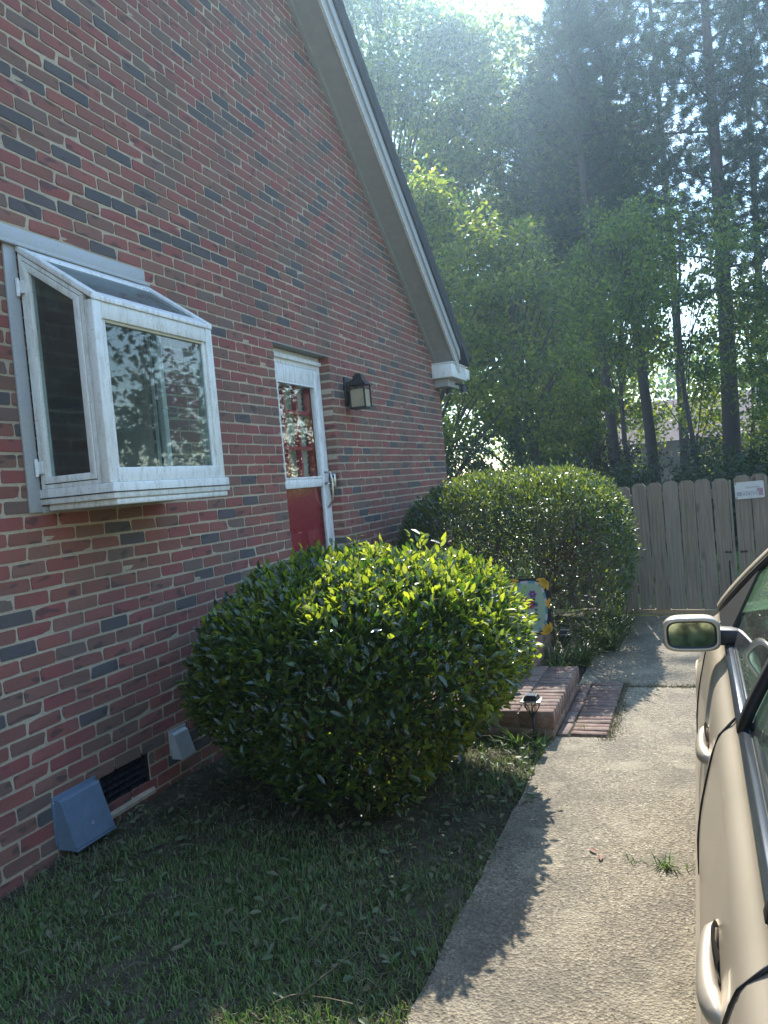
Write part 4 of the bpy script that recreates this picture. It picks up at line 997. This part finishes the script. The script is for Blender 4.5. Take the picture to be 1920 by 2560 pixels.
# ------------------------------------------------------------------ lawn
def inlawn(n, y0=-5.0, y1=-.66): return rng.uniform(.01, 1.87, n), rng.uniform(y0, y1, n)
def blades(name, n, L, W, mat, y0, y1, dens, label, cat, lay=.35):
    x, y = inlawn(n, y0, y1); f = dens(x, y); k = rng.random(n) < f; x, y = x[k], y[k]; n = len(x); a = rng.uniform(0, 6.28, n); t = np.abs(rng.normal(size=n))*lay
    A = np.stack([np.cos(a)*t, np.sin(a)*t, np.ones(n)], -1); P = np.stack([x, y, -.008+rng.normal(size=n)*.004], -1)
    V, F = scatter(BLADE, P, A, np.stack([np.cos(a), np.sin(a), np.zeros(n)-.2], -1), L*rng.uniform(.45, 1.25, n), W*rng.uniform(.7, 1.3, n)); o = raw(name, V, F, mat); kind(o, 'stuff', label, cat); return o
patch = lambda x, y: .5+.5*np.sin(x*4.1+1)*np.sin(y*3.3+.5)+.25*np.sin(x*11+y*7)
sh = lambda x, y: np.clip((-1.85-y)/.5, .04, 1)*np.clip((x)/.25, .12, 1)*np.clip(.55+.5*patch(x, y), .2, 1)
blades('grass', 78000, .034, .0046, 'grass', -4.6, -1.4, sh, 'short green lawn grass in the shade of the house', 'grass', .55)
blades('dry_grass', 44000, .032, .0042, 'strawy', -4.6, -1.2, lambda x, y: np.clip(.9-.5*patch(x, y), .1, 1)*np.clip((-1.5-y)/.5, .3, 1), 'dry straw coloured grass among the lawn', 'dry grass', 1.6)
blades('weedy_grass', 3500, .06, .007, 'grass', -1.5, -.66, lambda x, y: np.clip((x-1.25)/.4, 0, 1)*.9, 'weedy grass between the bush and the brick step', 'weeds', .8)
blades('straw_litter', 9000, .045, .004, 'strawy', -1.6, -.66, lambda x, y: np.clip((x-1.0)/.5, 0, 1), 'straw and clippings in front of the brick step', 'litter', 2.2)
# clippings: fallen leaves and twigs
n = 1500; x, y = rng.uniform(.02, 1.88, n), rng.uniform(-3.4, -.66, n)
k = rng.random(n) < np.clip((y+3.4)/1.3, .12, 1)*np.where(x < .6, 1, .75); x, y = x[k], y[k]; n = len(x); a = rng.uniform(0, 6.28, n)
V, F = scatter(LEAF8, np.stack([x, y, .018+rng.random(n)*.022], -1), np.stack([np.cos(a), np.sin(a), rng.normal(size=n)*.25], -1), np.stack([rng.normal(size=n)*.35, rng.normal(size=n)*.35, np.ones(n)], -1), .05*rng.uniform(.5, 1.1, n), .022*rng.uniform(.6, 1.2, n))
kind(raw('leaf_clippings', V, F, 'fallen'), 'stuff', 'leaf clippings scattered over the lawn along the brick wall', 'clippings')
m = MB()
for i in range(150):
    x, y = random.uniform(.03, 1.85), random.uniform(-3.4, -.7); a = random.uniform(0, 6.28); l = random.uniform(.04, .16); z = random.uniform(.015, .035)
    m.tube([(x, y, z), (x+l*.5*math.cos(a+.2), y+l*.5*math.sin(a+.2), z+.012), (x+l*math.cos(a), y+l*math.sin(a), z-.003)], [.0018, .0015, .001], 4, False)
kind(m.build('twig_litter', 'strawy'), 'stuff', 'thin dry twigs lying in the grass', 'twigs')
for i, (lb, x, y, a, l) in enumerate((('bare curved twig lying on the lawn near the driveway edge', 1.52, -3.12, .9, .26), ('pale dry stalk in the grass at the bottom of the view', 1.45, -2.86, 1.3, .2), ('thin dry stalk leaning before the brick step', 1.62, -.86, 2.4, .16))):
    tag(MB().tube([(x, y, .02), (x+l*.5*math.cos(a), y+l*.5*math.sin(a), .06), (x+l*math.cos(a+.25), y+l*math.sin(a+.25), .045)], [.0035, .003, .0015], 5).build('twig', 'strawy', None, True), lb, 'twig')
# weeds in the driveway joints
def tuft(name, label, x, y, n, L, mat='grass', cat='weed', W=.005):
    rg = np.random.default_rng(int(abs(x*1000+y*77))); a = rg.uniform(0, 6.28, n); t_ = rg.uniform(.2, 1.5, n)
    V, F = scatter(BLADE, np.stack([x+rg.normal(size=n)*.015, y+rg.normal(size=n)*.01, -.01*np.ones(n)], -1), np.stack([np.cos(a)*t_, np.sin(a)*t_, np.ones(n)], -1), np.stack([np.cos(a), np.sin(a), -.2*np.ones(n)], -1), L*rg.uniform(.5, 1.1, n), W); o = raw(name, V, F, mat); tag(o, label, cat)
tuft('weed', 'grass tuft growing from the nearer driveway joint', 2.528, -2.045, 46, .085); tuft('weed', 'tiny weed in the nearer driveway joint left of the grass tuft', 2.42, -2.03, 14, .05); tuft('weed', 'tiny weed in the joint close to the car', 2.62, -2.04, 10, .05)
tuft('weed', 'grass sprig growing between the driveway pavers', 2.03, -.47, 18, .06); tuft('weed', 'leafy weed beside the sunlit path light', 1.71, -.78, 40, .17, 'grass', 'weed', .011); tuft('weed', 'small weed right of the sunlit path light', 1.84, -.80, 24, .12, 'grass', 'weed', .009)
n = 2600; e = rng.uniform(-.66, .55, n); V, F = scatter(BLADE, np.stack([2.187+rng.normal(size=n)*.012*(1+1.2*(e < .1)), e, -.006*np.ones(n)], -1), rnd(n)*np.array([1, 1, .5])+np.array([0, 0, .6]), rnd(n), .028*rng.uniform(.4, 1.3, n), .0045)
kind(raw('moss_edge', V, F, 'strawy'), 'stuff', 'dry moss and straw along the edge of the brick pavers', 'moss')
n = 1500; e = rng.uniform(1.9, 2.72, n); V, F = scatter(BLADE, np.stack([e, .468+rng.normal(size=n)*.012, -.006*np.ones(n)], -1), rnd(n)*np.array([1, 1, .4])+np.array([0, 0, .25]), rnd(n), .03*rng.uniform(.4, 1.3, n), .006)
kind(raw('joint_litter', V, F, 'strawy'), 'stuff', 'pine straw litter caught in the farther driveway joint', 'litter')
n = 1200; e = rng.uniform(1.9, 2.75, n); V, F = scatter(BLADE, np.stack([e, -2.03+rng.normal(size=n)*.006, -.012*np.ones(n)], -1), rnd(n)*np.array([1, 1, .3])+np.array([0, 0, .1]), rnd(n), .016*rng.uniform(.4, 1.3, n), .004)
kind(raw('joint_litter', V, F, 'strawy'), 'stuff', 'dry litter in the nearer driveway joint', 'litter')
for i, (lb, x, y, L) in enumerate((('clipped green leaf sprig on the driveway edge by the bush', 1.90, -1.47, .06), ('single green leaf lying alone on the sunlit concrete', 2.09, -1.60, .035), ('small brown leaf on the concrete near the grass tuft', 2.26, -2.0, .05))):
    k = (4, 1, 2)[i]; a = rng.uniform(0, 6.28, k)
    V, F = scatter(LEAF8, np.stack([x+rng.normal(size=k)*.03*(k > 1), y+rng.normal(size=k)*.03*(k > 1), .006*np.ones(k)], -1), np.stack([np.cos(a), np.sin(a), .08*np.ones(k)], -1), rnd(k)*.3+np.array([0, 0, 1]), L, L*.4); tag(raw('fallen_leaf', V, F, 'brownleaf' if i == 2 else 'fallen'), lb, 'leaf')
# bright mown grass beyond the gate
n = 26000; x, y = rng.uniform(.2, 5.0, n), rng.uniform(3.45, 8.2, n); a = rng.uniform(0, 6.28, n)
V, F = scatter(BLADE, np.stack([x, y, -.04*np.ones(n)], -1), np.stack([np.cos(a)*.5, np.sin(a)*.5, np.ones(n)], -1), np.stack([np.cos(a), np.sin(a), -.2*np.ones(n)], -1), .08*rng.uniform(.5, 1.2, n), .009)
kind(raw('yard_grass', V, F, 'grass'), 'stuff', 'sunlit grass of the yard behind the picket gate', 'grass')

# ------------------------------------------------------------------ trees
def clumps_leaves(cent, rad_, per, L, W, mat, parent, rg, tm=LEAF4, name='crown', flat=.8):
    k = len(cent)*per; C = np.repeat(cent, per, 0); Rr = np.repeat(rad_, per)
    d = unit(rg.normal(size=(k, 3))); P = C+d*np.array([1, 1, flat])*(Rr*rg.uniform(.05, 1, k)**.6)[:, None]
    A = d*.6+rg.normal(size=(k, 3))*.7+np.array([0, 0, -.25]); ND = d*.4+np.array([0, 0, .8])+rg.normal(size=(k, 3))*.55
    V, F = scatter(tm, P, A, ND, L*rg.uniform(.6, 1.2, k), W*rg.uniform(.7, 1.2, k)); o = raw(name, V, F, mat, parent); return o
def tree(name, label, x, y, h, cr, zb, nc, per, L, mat, seed, lean=0, bark='tbark', crad=(.5, 1.0), group='trees behind the house', tr=.16, cat='tree'):
    rg = np.random.default_rng(seed); t = thing(name, label, cat, (x, y, 0), group)
    tr_pts = [(x+lean*u+.15*math.sin(u*5+seed), y+.1*math.sin(u*4+seed*2), h*.9*u-.05) for u in np.linspace(0, 1, 8)]
    MB().tube(tr_pts, [tr*(1-.85*u)+.01 for u in np.linspace(0, 1, 8)], 9).build('trunk', bark, t, True)
    cz, hz = (zb+h)/2, (h-zb)/2; d = unit(rg.normal(size=(nc, 3))); f = rg.uniform(.25, 1, nc)**.45
    cent = np.stack([x+lean*.7+d[:, 0]*cr*f, y+d[:, 1]*cr*f, cz+d[:, 2]*hz*f], -1)
    cent[:, :2] = np.array([x+lean*.7, y])+(cent[:, :2]-np.array([x+lean*.7, y]))*(1.08-.5*np.clip((cent[:, 2:3]-cz)/hz, 0, 1)**2)
    m = MB()
    for c in cent[::3]:
        u = np.clip((c[2]-.25*h)/(h*.8), .15, .93)*.85; i = u*7; b = Vector(tr_pts[int(i)]).lerp(Vector(tr_pts[min(7, int(i)+1)]), i-int(i)); c_ = Vector(c)
        m.tube([b, b.lerp(c_, .5)+Vector((0, 0, .15)), c_], [tr*.3*(1-u*.6), tr*.18, .012], 5, False)
    m.build('limbs', bark, t, True)
    clumps_leaves(cent, rg.uniform(crad[0], crad[1], nc), per, L, L*.62, mat, t, rg)
    return t
tree('broadleaf_tree', 'tall hazy broadleaf tree rising behind the rake of the roof', -7.6, 25.5, 23.0, 4.4, 2.0, 210, 240, .25, 'maple', 21, crad=(.7, 1.35), tr=.22)
tree('broadleaf_tree', 'pale green tree with yellowing sprays left of the sky gap', -3.3, 25.0, 18.4, 3.4, 1.5, 160, 240, .24, 'maple2', 22, crad=(.65, 1.25), tr=.2)
tree('broadleaf_tree', 'bright crowned tree just right of the sky gap with yellow leaves', -.5, 24.0, 15.0, 2.6, 2.5, 110, 240, .23, 'maple2', 23, crad=(.6, 1.15), tr=.18)
tree('broadleaf_tree', 'dark broadleaf tree far left behind the brick wall', -12.5, 27.0, 24, 5, 3.0, 140, 220, .28, 'maple', 24)
tree('broadleaf_tree', 'low dense tree right behind the eave corner of the house', -2.6, 11.5, 8.4, 2.4, .3, 90, 190, .135, 'maple2', 25, crad=(.3, .72))
tree('broadleaf_tree', 'dense bushy tree between the eave corner and the pine trunks', -.6, 12.5, 7.0, 1.8, .3, 66, 180, .135, 'maple2', 26, crad=(.3, .65))
tree('sapling', 'slim young tree with bare lower stem before the pines', 2.75, 14.5, 7.6, 1.7, 2.9, 46, 120, .13, 'maple', 27, tr=.06, crad=(.35, .7))
tree('sapling', 'young broadleaf tree between the two left pine trunks', 1.3, 15.5, 8.2, 1.5, 3.8, 46, 120, .13, 'maple', 28, tr=.07, crad=(.35, .7))
tree('sapling', 'leafy understory tree at the right edge below the pines', 5.6, 14.5, 6.2, 1.9, 1.0, 55, 140, .13, 'maple', 29, tr=.07, crad=(.4, .8))
tree('sapling', 'sunlit pale understory tree behind the right pine trunk', 4.4, 22.0, 7.0, 2.4, 1.0, 60, 150, .16, 'maple2', 30, tr=.08)
tree('sapling', 'sunlit pale tree seen low between the pine trunks', .0, 24.0, 7.5, 2.2, .8, 60, 150, .16, 'maple2', 31, tr=.08)
def pine(label, x, y, h, bare, nb, seed, tr=.17, lean=0, spread=2.6):
    rg = np.random.default_rng(seed); t = thing('pine_tree', label, 'pine', (x, y, 0), 'tall pines')
    tp = [(x+lean*u+.12*math.sin(u*3.3+seed), y+.1*math.sin(u*2.7+seed), h*u-.05) for u in np.linspace(0, 1, 10)]
    MB().tube(tp, [tr*(1-.8*u)+.015 for u in np.linspace(0, 1, 10)], 10).build('trunk', 'pbark', t, True)
    m = MB(); tips = []
    for k in range(nb):
        u = bare+(1-bare)*(k+.5)/nb; i = u*9; b = Vector(tp[int(i)]).lerp(Vector(tp[min(9, int(i)+1)]), i-int(i)); a = k*2.4+rg.uniform(-.5, .5)
        ln_ = spread*(1.05-((u-bare)/(1-bare))**1.6*.75)*rg.uniform(.55, 1.15); up = rg.uniform(.05, .45)+.5*(u-bare)/(1-bare)
        d_ = Vector((math.cos(a), math.sin(a), 0)); p1 = b+d_*ln_*.5+Vector((0, 0, ln_*up*.25)); p2 = b+d_*ln_+Vector((0, 0, ln_*up))
        m.tube([b, p1, p2], [.045*(1-u*.5), .03*(1-u*.5), .012], 5, False)
        for q in range(int(11+7*ln_)):
            w_ = rg.uniform(.28, 1.02); base_ = b.lerp(p1, w_*2) if w_ < .5 else p1.lerp(p2, w_*2-1)
            off = Vector(rg.normal(size=3)*np.array([.36, .36, .2])*(.5+ln_*.28)); tpnt = base_+off; tips.append((tpnt, (off+d_*.4+Vector((0, 0, .5))).normalized()))
            if q % 2 == 0: m.tube([base_, tpnt], [.010, .006], 4, False)
    m.build('limbs', 'pbark', t, True)
    P0 = np.array([p for p, _ in tips]); D0 = np.array([d for _, d in tips]); per = 46; k = len(P0)*per
    P = np.repeat(P0, per, 0)+rg.normal(size=(k, 3))*.04; A = np.repeat(D0, per, 0)*.55+rg.normal(size=(k, 3))*.75
    V, F = scatter((np.array([[0, .5, 0], [0, -.5, 0], [1, 0, 0]]), np.array([[0, 1, 2]])), P, A, rg.normal(size=(k, 3)), .26*rg.uniform(.6, 1.1, k), .024); raw('needles', V, F, 'needle', t)
pine('tall pine with thick dark trunk at the right of the view', 3.55, 18.5, 17.5, .32, 46, 51, .24, .4)
pine('pine whose curved trunk leans right of the young trees', 1.45, 21.5, 18.5, .42, 46, 52, .17, -.5)
pine('slender pine just left of the curved pine trunk', .55, 20.0, 17.0, .45, 42, 53, .15, -.3)
pine('pine standing leftmost beside the bright crowned tree', -.6, 25.0, 18.2, .42, 50, 54, .18, .3)
pine('pine at the right edge with boughs reaching into view', 6.6, 19.0, 17.5, .22, 50, 55, .22, -.3, 3.4)
pine('background pine between the thick trunk and the right edge', 5.4, 30.0, 20.0, .45, 34, 56, .2, .2, 3.0)
pine('background pine crown above the curved pine trunk', 2.3, 30.0, 23.5, .55, 40, 57, .2, .1, 3.2)
pine('far pine beyond the right edge boughs', 9.0, 25.0, 19.0, .3, 44, 58, .2, 0, 3.2)
# undergrowth beyond the yard
def shrub(label, x, y, rx, h, n, mat, seed, L=.09):
    rg = np.random.default_rng(seed); t = thing('wild_shrub', label, 'shrub', (x, y, 0), 'undergrowth beyond the yard'); nc = 40
    d = unit(rg.normal(size=(nc, 3))); d[:, 2] = np.abs(d[:, 2]); f = rg.uniform(.4, 1, nc); cent = np.array([x, y, .1])+d*f[:, None]*np.array([rx, rx*.7, h-.2])
    clumps_leaves(cent, rg.uniform(.22, .45, nc), n//nc, L, L*.55, mat, t, rg, name='foliage', flat=.9)
    m = MB()
    for q in range(12): c = Vector(cent[q]); m.tube([(x+rg.normal()*.1, y+rg.normal()*.1, -.05), c*.5+Vector((x, y, 0))*.5+Vector((0, 0, .05)), c], [.02, .014, .006], 5, False)
    m.build('stems', 'tbark', t, True)
for i, (x, y, rx, h, mt, lb) in enumerate(((-2.3, 10.4, 1.5, 3.0, 'under', 'tall dark wild shrub under the low dense tree'), (-.6, 10.6, 1.2, 2.6, 'under', 'rounded dark shrub below the bushy tree'), (-3.2, 9.6, 1.4, 2.7, 'under', 'dark wild shrub hard behind the house corner'), (-1.5, 9.4, 1.3, 2.3, 'under', 'dark wild shrub above the left part of the clipped bush'), (.3, 9.8, 1.3, 2.0, 'under', 'dark wild shrub above the right part of the clipped bush'),
        (1.7, 9.6, 1.2, 1.55, 'under', 'dark wild shrub behind the leftmost visible pickets'), (3.1, 9.8, 1.3, 1.6, 'under', 'dark wild shrub behind the middle of the gate'), (4.6, 9.6, 1.4, 1.8, 'under', 'dark wild shrub behind the faded sign'), (6.4, 10, 1.6, 2.1, 'under', 'dark wild shrub beyond the right edge of the gate'),
        (-.3, 13.6, 1.5, 2.9, 'brownshrub', 'brownish thin leaved shrub left of the pine trunks'), (1.1, 12.6, 1.2, 2.4, 'brownshrub', 'brownish shrub at the foot of the slender pine'), (3.2, 13.2, 1.3, 2.2, 'under', 'green shrub under the slim young tree'), (4.9, 13, 1.5, 2.7, 'under', 'tall green shrub right of the thick pine trunk'), (7.2, 14, 1.8, 3.2, 'under', 'big dark shrub at the right edge'))): shrub(lb, x, y, rx, h, 5200, mt, 70+i)
# neighbour house beyond the trees
nh = thing('neighbour_house', 'low house with dusty pink brown roof glimpsed between the pine trunks', 'house', (2, 40, 0))
MB().box(-5, 9, 38, 46, -.1, 2.5).build('wall', 'siding', nh)
m = MB(); m.prism([(-5.5, 37.4, 2.4), (-5.5, 46.6, 2.4), (-5.5, 42, 4.75)], (15, 0, 0)); m.build('roof', 'nroof', nh)
for x in (-2, 1.2, 4.5): wd_ = MB().box(x, x+1.1, 37.96, 37.99, .9, 2.0).build('window', 'siding', nh); MB().box(x+.08, x+1.02, 37.94, 37.958, .98, 1.92).build('pane', 'glass', wd_)
# far woods: one mass
rg = np.random.default_rng(90); nc = 420; cent = np.stack([rg.uniform(-45, 45, nc), rg.uniform(52, 60, nc), rg.uniform(.5, 9, nc)**1.0], -1)
fw = clumps_leaves(cent, rg.uniform(1.2, 2.4, nc), 60, .55, .36, 'maple', None, rg, name='far_woods'); kind(fw, 'stuff', 'far wood closing the view behind the neighbour house', 'woods')

# trees across the street behind and to the right: one far mass, seen in the glass
rg = np.random.default_rng(91); nc = 460; a = rg.uniform(-2.6, 1.3, nc); r = rg.uniform(17, 23, nc)
cent = np.stack([2.7+r*np.cos(a), -4+r*np.sin(a), rg.uniform(.5, 7.5, nc)+np.where(a > .45, rg.uniform(0, 4, nc), 0)], -1)
fw = clumps_leaves(cent, rg.uniform(.8, 1.7, nc), 90, .34, .22, 'under', None, rg, name='street_trees'); kind(fw, 'stuff', 'belt of trees across the street, seen reflected in the windows', 'trees')
# ------------------------------------------------------------------ haze volume, added for a blue glare-like glow towards the sun
HZ = MB().box(-95, 95, -95, 115, -1.2, 27).build('haze', 'bed'); HZ.data.materials.clear()
hm = bpy.data.materials.new('haze'); hm.use_nodes = True; hm.node_tree.nodes.clear()
pvn = hm.node_tree.nodes.new('ShaderNodeVolumePrincipled'); pvn.inputs['Color'].default_value = (.52, .76, 1, 1); pvn.inputs['Density'].default_value = .0024; pvn.inputs['Anisotropy'].default_value = .74
ho = hm.node_tree.nodes.new('ShaderNodeOutputMaterial'); hm.node_tree.links.new(pvn.outputs[0], ho.inputs['Volume']); HZ.data.materials.append(hm); kind(HZ, 'stuff', 'thin blue haze added for its glow towards the sun', 'haze')
